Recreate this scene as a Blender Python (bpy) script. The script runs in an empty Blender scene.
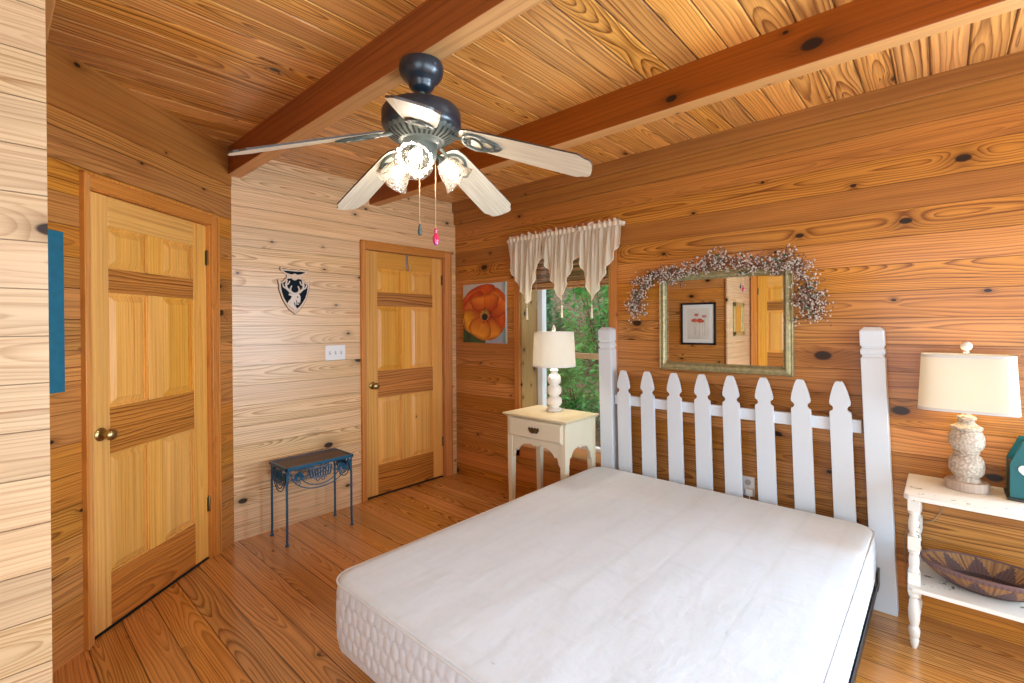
import bpy, bmesh, math, random
from math import sin, cos, pi, radians, atan2, sqrt, hypot
from mathutils import Matrix, Vector

C = bpy.context.scene.collection
S = bpy.context.scene
random.seed(7)

# ------------------------------------------------------------------ camera
F_PX, YAW, PITCH, ROLL = 477.823, 0.7352, -0.0045, -0.0064
CAM = Vector((3.4852, -3.048, 1.4236))
fw = Vector((-sin(YAW) * cos(PITCH), cos(YAW) * cos(PITCH), sin(PITCH)))
rt = Vector((cos(YAW), sin(YAW), 0))
up = rt.cross(fw)
rt, up = rt * cos(ROLL) + up * sin(ROLL), -rt * sin(ROLL) + up * cos(ROLL)
cd = bpy.data.cameras.new('camera')
cam = bpy.data.objects.new('camera', cd)
C.objects.link(cam)
m = Matrix((rt, up, -fw)).transposed().to_4x4()
m.translation = CAM
cam.matrix_world = m
cd.sensor_width = 36
cd.lens = F_PX * 36 / 1024
cd.shift_y = -14.39 / 1024
cd.clip_start = 0.02
S.camera = cam

# ------------------------------------------------------------------ world, daylight, exposure
S.view_settings.view_transform = 'Standard'
S.view_settings.look = 'None'
S.view_settings.gamma = 1
S.view_settings.use_curve_mapping = False
S.view_settings.exposure = 0.22
S.cycles.use_denoising = True
S.cycles.max_bounces = 8
S.cycles.caustics_reflective = False
S.cycles.caustics_refractive = False
S.cycles.sample_clamp_indirect = 6
W = bpy.data.worlds.new('sky')
S.world = W
W.use_nodes = True
bgn = W.node_tree.nodes['Background']
bgn.inputs[0].default_value = (0.80, 0.90, 1.0, 1)
bgn.inputs[1].default_value = 2.4


def area(name, loc, direction, sx, sy, power, col):
    d = bpy.data.lights.new(name, 'AREA')
    d.shape = 'RECTANGLE'
    d.size, d.size_y, d.energy, d.color = sx, sy, power, col
    o = bpy.data.objects.new(name, d)
    C.objects.link(o)
    o.location = loc
    o.rotation_euler = Vector(direction).to_track_quat('-Z', 'Y').to_euler()
    return o


# fill added at assumed unseen east and south openings; right window inferred from glare
DAY = (0.56, 0.80, 1.0)
area('fill_east', (5.42, -1.75, 1.05), (-1, 0, -0.08), 2.6, 1.7, 60, DAY)
area('fill_south', (3.75, -3.92, 1.30), (0, 1, -0.08), 1.7, 1.7, 14, DAY)
area('daylight_right', (4.80, 0.22, 1.15), (-0.55, -1, -0.08), 0.80, 1.5, 190, DAY)


def point(name, loc, power, col, r):
    d = bpy.data.lights.new(name, 'POINT')
    d.energy, d.color, d.shadow_soft_size = power, col, r
    o = bpy.data.objects.new(name, d)
    C.objects.link(o)
    o.location = loc
    return o


WARM = (1.0, 0.86, 0.66)

# ------------------------------------------------------------------ dimensions
H, HB = 2.590, 2.414            # ceiling, underside of beams
L = 1.947                       # length of the deer wall
ANG = 0.8824                    # slant of the diagonal wall
DROT = -ANG
YE, XN = -2.95, 1.57            # end of the diagonal wall, face of the near wall
YS, XE = -3.80, 5.30            # wall behind the camera, wall to the right


# ------------------------------------------------------------------ node helper
class X:
    def __init__(s, nt, sock): s.nt, s.k = nt, sock
    def _m(s, op, *a, clamp=False):
        n = s.nt.nodes.new('ShaderNodeMath'); n.operation = op; n.use_clamp = clamp
        for i, v in enumerate((s,) + a):
            if isinstance(v, X): s.nt.links.new(v.k, n.inputs[i])
            else: n.inputs[i].default_value = v
        return X(s.nt, n.outputs[0])
    def __add__(s, o): return s._m('ADD', o)
    def __radd__(s, o): return s._m('ADD', o)
    def __sub__(s, o): return s._m('SUBTRACT', o)
    def __rsub__(s, o): return (s * -1.0) + o
    def __mul__(s, o): return s._m('MULTIPLY', o)
    def __rmul__(s, o): return s._m('MULTIPLY', o)
    def __truediv__(s, o): return s._m('DIVIDE', o)
    def floor(s): return s._m('FLOOR')
    def fract(s): return s._m('FRACT')
    def abs(s): return s._m('ABSOLUTE')
    def sqrt(s): return s._m('SQRT')
    def pow(s, e): return s._m('POWER', e)
    def exp(s): return s._m('EXPONENT')
    def min(s, o): return s._m('MINIMUM', o)
    def max(s, o): return s._m('MAXIMUM', o)
    def lt(s, o): return s._m('LESS_THAN', o)
    def gt(s, o): return s._m('GREATER_THAN', o)
    def clamp(s): return s._m('ADD', 0.0, clamp=True)
    def step(s, a, b):                      # linear ramp from a to b, clamped
        if isinstance(a, X) or isinstance(b, X):
            return ((s - a) / ((b - a) if isinstance(b, X) else (a * -1.0 + b))).clamp()
        return ((s - a) * (1.0 / (b - a))).clamp()


class M:
    """a material being built"""
    def __init__(s, name):
        s.m = bpy.data.materials.new(name); s.m.use_nodes = True
        s.nt = s.m.node_tree; s.nt.nodes.clear()
        s.out = s.n('ShaderNodeOutputMaterial')
    def n(s, t): return s.nt.nodes.new(t)
    def link(s, a, b): s.nt.links.new(a.k if isinstance(a, X) else a, b)
    def co(s, kind='Object'):
        n = s.n('ShaderNodeTexCoord'); sp = s.n('ShaderNodeSeparateXYZ')
        s.link(n.outputs[kind], sp.inputs[0])
        return {'x': X(s.nt, sp.outputs[0]), 'y': X(s.nt, sp.outputs[1]), 'z': X(s.nt, sp.outputs[2])}
    def vec(s, a, b=0.0, c=0.0):
        n = s.n('ShaderNodeCombineXYZ')
        for i, v in enumerate((a, b, c)):
            if isinstance(v, X): s.link(v, n.inputs[i])
            else: n.inputs[i].default_value = v
        return n.outputs[0]
    def noise(s, v, scale=1.0, detail=2.0, rough=0.5):
        n = s.n('ShaderNodeTexNoise'); n.inputs['Scale'].default_value = scale
        n.inputs['Detail'].default_value = detail; n.inputs['Roughness'].default_value = rough
        if v is not None: s.link(v, n.inputs['Vector'])
        return X(s.nt, n.outputs[0])
    def white(s, w):
        n = s.n('ShaderNodeTexWhiteNoise'); n.noise_dimensions = '1D'
        s.link(w, n.inputs['W'])
        sp = s.n('ShaderNodeSeparateColor'); s.link(n.outputs['Color'], sp.inputs[0])
        return [X(s.nt, o) for o in sp.outputs]
    def mix(s, f, a, b, mode='MIX'):
        n = s.n('ShaderNodeMix'); n.data_type = 'RGBA'; n.blend_type = mode
        for v, i in ((f, 0), (a, 6), (b, 7)):
            if isinstance(v, X): s.link(v, n.inputs[i])
            elif isinstance(v, (int, float)): n.inputs[i].default_value = v
            elif isinstance(v, (tuple, list)): n.inputs[i].default_value = (*v[:3], 1)
            else: s.link(v, n.inputs[i])
        return n.outputs[2]
    def hsv(s, col, hue=0.5, sat=1.0, val=1.0):
        n = s.n('ShaderNodeHueSaturation')
        for v, k in ((hue, 'Hue'), (sat, 'Saturation'), (val, 'Value')):
            if isinstance(v, X): s.link(v, n.inputs[k])
            else: n.inputs[k].default_value = v
        s.link(col, n.inputs['Color'])
        return n.outputs[0]
    def bsdf(s, col, rough=0.5, metal=0.0, spec=0.5, **kw):
        b = s.n('ShaderNodeBsdfPrincipled')
        if isinstance(col, (tuple, list)): b.inputs['Base Color'].default_value = (*col[:3], 1)
        else: s.link(col, b.inputs['Base Color'])
        if isinstance(rough, X): s.link(rough, b.inputs['Roughness'])
        else: b.inputs['Roughness'].default_value = rough
        b.inputs['Metallic'].default_value = metal
        b.inputs['Specular IOR Level'].default_value = spec
        for k, v in kw.items(): b.inputs[k.replace('_', ' ')].default_value = v
        s.b = b
        s.link(b.outputs[0], s.out.inputs[0])
        return b
    def bump(s, h, dist=0.002, strength=1.0):
        n = s.n('ShaderNodeBump'); n.inputs['Distance'].default_value = dist; n.inputs['Strength'].default_value = strength
        s.link(h, n.inputs['Height']); s.link(n.outputs[0], s.b.inputs['Normal'])


def plain(name, col, rough=0.5, metal=0.0, spec=0.5, nscale=0, namt=0.0, bump=0.0, **kw):
    t = M(name)
    if nscale:
        tc = t.n('ShaderNodeTexCoord')
        f = t.noise(tc.outputs['Object'], nscale, 3)
        c = t.mix(f, [max(0, x * (1 - namt)) for x in col], [min(1, x * (1 + namt)) for x in col])
        t.bsdf(c, rough, metal, spec, **kw)
        if bump: t.bump(f, bump)
    else:
        t.bsdf(col, rough, metal, spec, **kw)
    return t.m


def wood(name, u, v, early, late, bw=None, off=0.0, contrast=0.8, tone=0.3, ringf=95, knot=0.3, kscale=1.0,
         ku=0.42, kv=None, rough=0.36, seam=0.0013, depthvar=0.2, spec=0.5, hue=0.007, blotch=0.35, seed=0.0, seamdark=0.55,
         wob=0.05, coat=0.0, coatr=0.2):
    t = M(name); co = t.co(); U, V = co[u], co[v]
    if bw:
        bi = (V * (1 / bw) + off).floor()
        vl = V - (bi + (0.5 - off)) * bw
    else:
        oi = t.n('ShaderNodeObjectInfo'); bi = X(t.nt, oi.outputs['Random']) * 91.7; vl = V
    R1, R2, R3 = t.white(bi + seed)
    w = bw or 0.12
    kv = kv or w
    uo = U + R1 * 53.0
    n1 = t.noise(t.vec(uo * 0.85, bi * 3.17, seed), 1.0, 1.0)
    n2 = t.noise(t.vec(uo * 3.5, vl * 16.0, bi * 1.7), 1.0, 2.0)
    n3 = t.noise(t.vec(uo * 1.5, vl * 8.0, bi * 5.3), 1.0, 1.0)
    vk = vl + bi * 7.31
    vo = t.n('ShaderNodeTexVoronoi'); vo.voronoi_dimensions = '2D'; vo.inputs['Scale'].default_value = 1.0
    kx, ky = uo * (1 / ku), vk * (1 / kv)
    t.link(t.vec(kx, ky), vo.inputs['Vector'])
    sp = t.n('ShaderNodeSeparateXYZ'); t.link(vo.outputs['Position'], sp.inputs[0])
    sc = t.n('ShaderNodeSeparateColor'); t.link(vo.outputs['Color'], sc.inputs[0])
    c1, c2, c3 = [X(t.nt, o) for o in sc.outputs]
    du = (kx - X(t.nt, sp.outputs[0])) * (ku / 1.7)
    dv = (ky - X(t.nt, sp.outputs[1])) * kv
    d = (du * du + dv * dv).sqrt() + (n2 - 0.5) * 0.006
    kr = (c2 * c2 * c2 * 0.017 + 0.0045) * kscale
    ex = c1.lt(knot)
    km = ex * (d / kr).step(1.0, 0.72)
    dk = d / (kr * 2.3)
    kb = ex * (dk * dk * -1.0).exp()
    c = (R2 - 0.5) * (w * 1.3)
    dep = (n1 - 0.5) * depthvar + (R3 * 0.03 + 0.006)
    dd = vl - c
    r = (dd * dd + dep * dep).sqrt() + (n2 - 0.5) * 0.010 + (n3 - 0.5) * wob + kb * (kr * 1.8)
    rn = t.noise(t.vec(r * 42.0, bi * 9.1, uo * 0.25), 1.0, 1.0)
    ph = (r * ((R3 * 0.7 + 0.65) * ringf) + rn * 1.6).fract()
    lt = ph.pow(2.4).min((1.0 - ph) * 6.0)
    fb = t.noise(t.vec(uo * 5.0, vl * 230.0, bi), 1.0, 2.0)
    bl = t.noise(t.vec(uo * 0.9, vl * 11.0, bi * 2.3), 1.0, 2.0)
    stk = t.noise(t.vec(uo * 1.3, vl * 70.0, bi * 4.1), 1.0, 2.0)
    dsk = t.noise(t.vec(uo * 0.75, vl * 115.0, bi * 6.7), 1.0, 1.0).step(0.56, 0.80) * bl.step(0.30, 0.70)
    fac = (dsk * 0.75 + lt * contrast * (R1 * 0.75 + 0.5) + (fb - 0.5) * 0.45 + (stk - 0.5) * 0.9 + 0.03).clamp()
    col = t.mix(fac, early, late)
    col = t.hsv(col, (R1 - 0.5) * hue + 0.5, (R3 - 0.5) * 0.08 + 0.98,
                (R2 - 0.5) * tone + (bl - 0.5) * blotch + 1.0)
    col = t.mix(kb * 0.55, col, [x * 0.55 for x in late])
    col = t.mix(km * 0.95, col, (0.014, 0.006, 0.004))
    if bw:
        e = vl.abs()
        sm = e.step(bw / 2 - seam * 1.5, bw / 2 - seam * 0.5)
        col = t.mix(sm * seamdark, col, (0.03, 0.014, 0.006))
        hgt = sm * -1.0 + fac * 0.06
    else:
        hgt = fac * 0.06
    t.bsdf(col, (fb * 0.14 + (rough - 0.07)), 0.0, spec * 0.6)
    if coat:
        t.b.inputs['Coat Weight'].default_value = coat; t.b.inputs['Coat Roughness'].default_value = coatr
    t.bump(hgt, 0.0022)
    return t.m


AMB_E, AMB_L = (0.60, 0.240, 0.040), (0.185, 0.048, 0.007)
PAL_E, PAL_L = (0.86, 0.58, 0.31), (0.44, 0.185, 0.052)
MT = {}
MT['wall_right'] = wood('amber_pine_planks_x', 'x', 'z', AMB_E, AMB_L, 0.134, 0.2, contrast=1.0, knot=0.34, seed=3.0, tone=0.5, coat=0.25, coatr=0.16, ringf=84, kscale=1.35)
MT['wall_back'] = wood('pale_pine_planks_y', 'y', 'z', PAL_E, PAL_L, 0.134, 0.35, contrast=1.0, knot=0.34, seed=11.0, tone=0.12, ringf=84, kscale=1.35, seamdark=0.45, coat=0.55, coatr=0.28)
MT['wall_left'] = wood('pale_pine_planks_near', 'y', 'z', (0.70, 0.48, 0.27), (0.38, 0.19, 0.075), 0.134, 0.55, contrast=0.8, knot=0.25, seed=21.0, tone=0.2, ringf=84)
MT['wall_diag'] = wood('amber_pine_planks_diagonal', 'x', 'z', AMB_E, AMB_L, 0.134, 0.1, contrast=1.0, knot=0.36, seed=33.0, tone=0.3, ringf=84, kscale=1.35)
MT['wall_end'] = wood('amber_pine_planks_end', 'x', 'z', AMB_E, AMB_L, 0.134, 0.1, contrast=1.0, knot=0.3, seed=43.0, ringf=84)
MT['ceiling'] = wood('ceiling_pine_boards', 'y', 'x', (0.80, 0.38, 0.092), (0.215, 0.058, 0.010), 0.1265, 0.81, contrast=1.25, knot=0.12,
                     seed=5.0, tone=0.35, ringf=58, rough=0.30, seam=0.002, depthvar=0.26, seamdark=0.75, coat=0.5, coatr=0.25)
MT['floor'] = wood('pine_floor_boards', 'x', 'y', (0.70, 0.325, 0.080), (0.25, 0.084, 0.016), 0.137, 0.05, contrast=1.05, knot=0.12, seed=9.0,
                   tone=0.3, rough=0.22, ringf=84, depthvar=0.24, seam=0.0018, coat=0.5, coatr=0.14, seamdark=0.8)
MT['beam'] = wood('stained_beam', 'x', 'z', (0.34, 0.090, 0.012), (0.13, 0.026, 0.003), None, contrast=0.6, knot=0.25, ku=0.5, kv=0.2,
                  kscale=1.2, ringf=26, rough=0.35, blotch=0.6)
MT['plate'] = wood('plate_pine_x', 'x', 'z', (0.46, 0.18, 0.030), (0.22, 0.062, 0.008), None, contrast=0.6, knot=0.35, ku=0.5, kv=0.12, ringf=34)
DY_E, DY_L = (0.84, 0.415, 0.075), (0.50, 0.175, 0.020)
MT['door_v'] = wood('yellow_pine_upright', 'z', 'x', DY_E, DY_L, None, tone=0.18, hue=0.0, contrast=0.55, knot=0.02, ringf=52, rough=0.28, blotch=0.4, depthvar=0.12, wob=0.03)
MT['door_v2'] = wood('yellow_pine_level', 'x', 'z', DY_E, DY_L, None, contrast=0.6, knot=0.02, ringf=52, rough=0.28, blotch=0.4)
MT['door_h'] = wood('brown_pine_rail', 'x', 'z', (0.54, 0.20, 0.038), (0.15, 0.038, 0.007), None, contrast=1.0, knot=0.03, ringf=46, rough=0.28,
                    blotch=0.3, depthvar=0.26, wob=0.08)
MT['casing_v'] = wood('pine_casing_upright', 'z', 'x', (0.66, 0.26, 0.055), (0.37, 0.105, 0.014), None, contrast=0.6, knot=0.02, rough=0.3, ringf=50)
MT['casing_h'] = wood('pine_casing_level', 'x', 'z', (0.66, 0.26, 0.055), (0.37, 0.105, 0.014), None, contrast=0.6, knot=0.02, rough=0.3, ringf=50)
MT['jamb'] = wood('window_jamb_pine', 'z', 'y', (0.40, 0.26, 0.085), (0.20, 0.105, 0.03), None, contrast=0.8, knot=0.6, ku=0.14, kv=0.12, rough=0.3, ringf=60)
MT['white_paint'] = plain('white_paint', (0.68, 0.73, 0.78), 0.42, nscale=6, namt=0.03)
MT['white_plastic'] = plain('white_plastic', (0.85, 0.84, 0.82), 0.35)
MT['cream'] = plain('cream_paint', (0.80, 0.73, 0.55), 0.42, nscale=9, namt=0.04)
MT['cream_top'] = plain('cream_paint_worn_top', (0.76, 0.65, 0.42), 0.4, nscale=5, namt=0.1)
MT['black_metal'] = plain('black_metal', (0.012, 0.013, 0.016), 0.4, spec=0.5)
MT['bronze'] = plain('dark_bronze', (0.010, 0.019, 0.030), 0.30, metal=0.0, spec=0.7, nscale=20, namt=0.3)
MT['pewter'] = plain('patina_pewter', (0.065, 0.078, 0.070), 0.45, metal=0.0, nscale=40, namt=0.35)
MT['brass'] = plain('antique_brass', (0.42, 0.31, 0.13), 0.28, metal=0.95)
MT['dark_brass'] = plain('dark_brass', (0.17, 0.115, 0.05), 0.35, metal=0.8)
MT['steel'] = plain('brushed_steel', (0.6, 0.6, 0.6), 0.3, metal=0.9)
MT['void'] = plain('dark_void', (0.01, 0.009, 0.008), 0.9)
MT['blue_iron'] = plain('blue_painted_iron', (0.008, 0.085, 0.165), 0.34, nscale=60, namt=0.5)
MT['teal'] = plain('teal_paint', (0.006, 0.115, 0.125), 0.45, nscale=30, namt=0.08)
MT['teal_canvas'] = plain('teal_canvas', (0.005, 0.13, 0.21), 0.55, nscale=30, namt=0.25)
MT['bed_ticking'] = plain('white_ticking', (0.72, 0.80, 0.89), 0.8, spec=0.2, nscale=60, namt=0.03, bump=0.0006)
MT['window_white'] = plain('white_vinyl', (0.85, 0.87, 0.88), 0.35)


# ------------------------------------------------------------------ mesh helper
class MB:
    def __init__(s): s.v, s.f, s.mi, s.cur = [], [], [], 0
    def face(s, idx): s.f.append(idx); s.mi.append(s.cur)
    def add(s, vs, fs):
        o = len(s.v); s.v += [tuple(p) for p in vs]
        for q in fs: s.face([i + o for i in q])
        return s
    def box(s, x0, x1, y0, y1, z0, z1):
        x0, x1 = sorted((x0, x1)); y0, y1 = sorted((y0, y1)); z0, z1 = sorted((z0, z1))
        return s.add([(x0, y0, z0), (x1, y0, z0), (x1, y1, z0), (x0, y1, z0), (x0, y0, z1), (x1, y0, z1), (x1, y1, z1), (x0, y1, z1)],
                     [(0, 3, 2, 1), (4, 5, 6, 7), (0, 1, 5, 4), (1, 2, 6, 5), (2, 3, 7, 6), (3, 0, 4, 7)])
    def taper(s, cx, cy, z0, z1, a0, a1, b0=None, b1=None):      # square bar, half sizes a0 (bottom), a1 (top)
        b0 = b0 if b0 is not None else a0; b1 = b1 if b1 is not None else a1
        vs = [(cx + sx * a, cy + sy * b, z) for z, a, b in ((z0, a0, b0), (z1, a1, b1)) for sx, sy in ((-1, -1), (1, -1), (1, 1), (-1, 1))]
        return s.add(vs, [(0, 3, 2, 1), (4, 5, 6, 7), (0, 1, 5, 4), (1, 2, 6, 5), (2, 3, 7, 6), (3, 0, 4, 7)])
    def lathe(s, prof, c=(0, 0, 0), n=28, mat=None, sx=1.0, sy=1.0, expo=2.0, flute=0.0, nf=0):
        vs, fs = [], []
        for r, z in prof:
            for i in range(n):
                a = 2 * pi * i / n; ca, sa = cos(a), sin(a)
                if expo != 2.0:
                    ca = math.copysign(abs(ca) ** (2 / expo), ca); sa = math.copysign(abs(sa) ** (2 / expo), sa)
                rr = r * (1 + flute * cos(nf * a)) if nf else r
                p = Vector((rr * ca * sx, rr * sa * sy, z))
                if mat is not None: p = mat @ p
                vs.append((p.x + c[0], p.y + c[1], p.z + c[2]))
        k = len(prof)
        for j in range(k - 1):
            for i in range(n):
                i2 = (i + 1) % n
                fs.append((j * n + i, j * n + i2, (j + 1) * n + i2, (j + 1) * n + i))
        if prof[0][0] > 1e-4: fs.append(tuple(range(n - 1, -1, -1)))
        if prof[-1][0] > 1e-4: fs.append(tuple((k - 1) * n + i for i in range(n)))
        return s.add(vs, fs)
    def shell(s, prof, c=(0, 0, 0), n=28, mat=None, sx=1.0, sy=1.0, expo=2.0, flute=0.0, nf=0):
        """open lathe without end caps"""
        o = len(s.f); s.lathe(prof, c, n, mat, sx, sy, expo, flute, nf)
        caps = [i for i in range(o, len(s.f)) if len(s.f[i]) == n]
        for i in reversed(caps): del s.f[i]; del s.mi[i]
        return s
    def tube(s, pts, r, n=8, closed=False, caps=True):
        pts = [Vector(p) for p in pts]; k = len(pts)
        rs = r if isinstance(r, (list, tuple)) else [r] * k
        vs, fs = [], []; prev = None
        for i, p in enumerate(pts):
            a = pts[(i - 1) % k] if (closed or i > 0) else p
            b = pts[(i + 1) % k] if (closed or i < k - 1) else p
            t = (b - a).normalized() if (b - a).length > 1e-9 else Vector((0, 0, 1))
            if prev is None:
                x = t.orthogonal().normalized()
            else:
                x = prev - t * prev.dot(t)
                x = x.normalized() if x.length > 1e-6 else t.orthogonal().normalized()
            prev = x; y = t.cross(x)
            for j in range(n):
                q = p + (x * cos(2 * pi * j / n) + y * sin(2 * pi * j / n)) * rs[i]
                vs.append(tuple(q))
        for i in range(k if closed else k - 1):
            for j in range(n):
                a, b = i * n, ((i + 1) % k) * n
                fs.append((a + j, a + (j + 1) % n, b + (j + 1) % n, b + j))
        if not closed and caps:
            fs.append(tuple(range(n - 1, -1, -1))); fs.append(tuple((k - 1) * n + j for j in range(n)))
        return s.add(vs, fs)
    def prism(s, poly, fn, a, b):
        """polygon [(p,q)] extruded between a and b; fn(p,q,t) -> xyz"""
        n = len(poly)
        vs = [fn(p, q, a) for p, q in poly] + [fn(p, q, b) for p, q in poly]
        return s.add(vs, [tuple(range(n - 1, -1, -1)), tuple(range(n, 2 * n))] + [(i, (i + 1) % n, n + (i + 1) % n, n + i) for i in range(n)])
    def ball(s, c, r, n=10, sz=1.0):
        k = max(4, n // 2)
        prof = [(r * sin(pi * j / k), -r * cos(pi * j / k) * sz) for j in range(k + 1)]
        prof[0] = (1e-5, prof[0][1]); prof[-1] = (1e-5, prof[-1][1])
        return s.lathe(prof, c, n)
    def grid(s, fn, nu, nv, cu=False):
        vs = [fn(i / (nu if cu else nu - 1), j / (nv - 1)) for j in range(nv) for i in range(nu)]
        fs = [(j * nu + i, j * nu + (i + 1) % nu, (j + 1) * nu + (i + 1) % nu, (j + 1) * nu + i)
              for j in range(nv - 1) for i in range(nu if cu else nu - 1)]
        return s.add(vs, fs)
    def obj(s, name, mat, parent=None, bevel=0, seg=2, smooth=35, recalc=True, xf=None):
        me = bpy.data.meshes.new(name)
        vs = s.v if xf is None else [tuple(xf(Vector(p))) for p in s.v]
        me.from_pydata(vs, [], s.f); me.update()
        mats = mat if isinstance(mat, (list, tuple)) else [mat]
        for q in mats: me.materials.append(MT[q] if isinstance(q, str) else q)
        if len(mats) > 1: me.polygons.foreach_set('material_index', s.mi)
        if recalc:
            bm = bmesh.new(); bm.from_mesh(me); bmesh.ops.recalc_face_normals(bm, faces=bm.faces); bm.to_mesh(me); bm.free()
        if smooth:
            me.polygons.foreach_set('use_smooth', [True] * len(me.polygons)); me.set_sharp_from_angle(angle=radians(smooth))
        o = bpy.data.objects.new(name, me); C.objects.link(o)
        if parent: o.parent = parent
        if bevel:
            b = o.modifiers.new('bevel', 'BEVEL'); b.width = bevel; b.segments = seg; b.limit_method = 'ANGLE'; b.angle_limit = radians(40)
        return o


def empty(name, label, cat, loc=(0, 0, 0), rz=0.0, group=None):
    o = bpy.data.objects.new(name, None); C.objects.link(o)
    o.empty_display_size = 0.1
    o.location = loc; o.rotation_euler = (0, 0, rz)
    return tag(o, label, cat, group)


def tag(o, label, cat, group=None):
    o['label'] = label; o['category'] = cat
    if group: o['group'] = group
    return o


def struct(o):
    o['kind'] = 'structure'
    return o


def sempty(name, loc=(0, 0, 0), rz=0.0):
    o = bpy.data.objects.new(name, None); C.objects.link(o); o.location = loc; o.rotation_euler = (0, 0, rz)
    o.empty_display_size = 0.1
    return struct(o)


def dup(root, parent=None):
    c = root.copy(); C.objects.link(c)
    if parent: c.parent = parent
    for ch in [k for k in bpy.data.objects if k.parent == root]: dup(ch, c)
    return c


XZ = lambda p, q, t: (p, t, q)       # polygon in x,z extruded along y
YZ = lambda p, q, t: (t, p, q)
XY = lambda p, q, t: (p, q, t)

# ================================================================== SETTING
struct(MB().box(-0.3, XE + 0.2, YS - 0.2, 0.28, -0.1, 0).obj('floor', 'floor', smooth=0))

# ceiling boards run along y, with a V groove at each joint
mb = MB(); bw = 0.1265; g = 0.006
k0 = math.floor(-0.3 / bw); prof = []
for k in range(k0, int((XE + 0.2) / bw) + 2):
    xa = (k - 0.81 + 1) * bw; xb = xa + bw
    prof += [(xa, H + g), (xa + g * 1.2, H), (xb - g * 1.2, H)]
n = len(prof)
mb.add([(x, YS - 0.2, z) for x, z in prof] + [(x, 0.28, z) for x, z in prof], [(i, i + 1, n + i + 1, n + i) for i in range(n - 1)])
mb.box(prof[0][0], prof[-1][0], YS - 0.2, 0.28, H + 0.012, H + 0.1)
struct(mb.obj('ceiling', 'ceiling', smooth=0, recalc=False))

# right wall with the window opening
WX0, WX1, WZ0, WZ1 = 0.831, 1.69, 0.405, 2.12
mb = MB()
mb.box(-0.12, WX0, 0, 0.27, 0, H).box(WX1, 4.40, 0, 0.27, 0, H).box(5.20, XE + 0.12, 0, 0.27, 0, H).box(4.40, 5.20, 0, 0.27, 0, 0.5).box(4.40, 5.20, 0, 0.27, 2.05, H).box(WX0, WX1, 0, 0.27, 0, WZ0).box(WX0, WX1, 0, 0.27, WZ1, H)
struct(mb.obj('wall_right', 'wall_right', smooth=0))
# deer wall with the opening of the closet door
D2A, D2B, DH = -0.958, -0.155, 2.044
mb = MB()
mb.box(-0.10, 0, -L - 0.08, D2A - 0.012, 0, H).box(-0.10, 0, D2B + 0.012, 0, 0, H).box(-0.10, 0, D2A - 0.012, D2B + 0.012, DH + 0.012, H)
mb.box(-0.12, -0.10, -L - 0.08, 0, 0, H)
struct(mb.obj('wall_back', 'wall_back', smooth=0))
# diagonal wall (own frame: x along the wall, y towards the room)
DLEN = (YE + L) / -sin(ANG)
D1A, D1B = 0.221, 1.008
mb = MB()
mb.box(0.0, D1A - 0.012, -0.10, 0, 0, H).box(D1B + 0.012, DLEN + 0.12, -0.10, 0, 0, H).box(D1A - 0.012, D1B + 0.012, -0.10, 0, DH + 0.012, H)
mb.box(0.0, DLEN + 0.12, -0.12, -0.10, 0, H)
wd = struct(mb.obj('wall_diagonal', 'wall_diag', smooth=0))
wd.location = (0, -L, 0); wd.rotation_euler = (0, 0, DROT)
struct(MB().box(0.70, XN - 0.018, YE - 0.12, YE, 0, H).obj('wall_alcove', 'wall_end', smooth=0))
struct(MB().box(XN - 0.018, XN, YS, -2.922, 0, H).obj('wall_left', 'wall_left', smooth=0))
# wall behind the camera: door beside the near wall, added opening for fill light further on
mb = MB()
for b in ((XN - 0.12, 1.655, 0, H), (2.43, 2.85, 0, H), (4.65, XE + 0.12, 0, H), (1.655, 2.43, 2.05, H), (2.85, 4.65, 0, 0.45), (2.85, 4.65, 2.3, H)):
    mb.box(b[0], b[1], YS - 0.12, YS, b[2], b[3])
mb.box(1.655, 2.43, YS - 0.12, YS - 0.10, 0, 2.05)
struct(mb.obj('wall_front', 'wall_end', smooth=0))
mb = MB()  # unseen wall, its opening added to let the east fill light in
for b in ((YS - 0.12, -3.1, 0, H), (-0.4, 0.27, 0, H), (-3.1, -0.4, 0, 0.2), (-3.1, -0.4, 1.95, H)):
    mb.box(XE, XE + 0.12, b[0], b[1], b[2], b[3])
struct(mb.obj('wall_east', 'wall_left', smooth=0))


# beams and plates
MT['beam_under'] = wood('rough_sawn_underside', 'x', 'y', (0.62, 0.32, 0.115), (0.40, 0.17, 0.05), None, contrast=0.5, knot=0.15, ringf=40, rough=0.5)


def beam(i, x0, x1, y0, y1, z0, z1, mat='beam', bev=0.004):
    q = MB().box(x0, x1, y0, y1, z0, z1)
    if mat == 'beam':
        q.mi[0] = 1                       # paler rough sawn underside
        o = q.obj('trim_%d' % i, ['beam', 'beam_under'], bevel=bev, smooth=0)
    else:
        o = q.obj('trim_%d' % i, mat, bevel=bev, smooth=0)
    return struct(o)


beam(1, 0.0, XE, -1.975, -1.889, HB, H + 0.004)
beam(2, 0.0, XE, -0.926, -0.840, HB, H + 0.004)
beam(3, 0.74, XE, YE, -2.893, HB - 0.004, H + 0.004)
beam(4, 0.0, XE, -0.040, 0.0, 2.499, H + 0.004, 'plate', 0.002)
beam(5, 0.0, XE, -0.021, 0.0, 2.384, 2.499, 'plate', 0.002)
o = beam(6, 0.015, DLEN - 0.01, 0.0, 0.014, 2.345, H + 0.004, 'plate', 0.002)
o.location = (0, -L, 0); o.rotation_euler = (0, 0, DROT)


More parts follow.
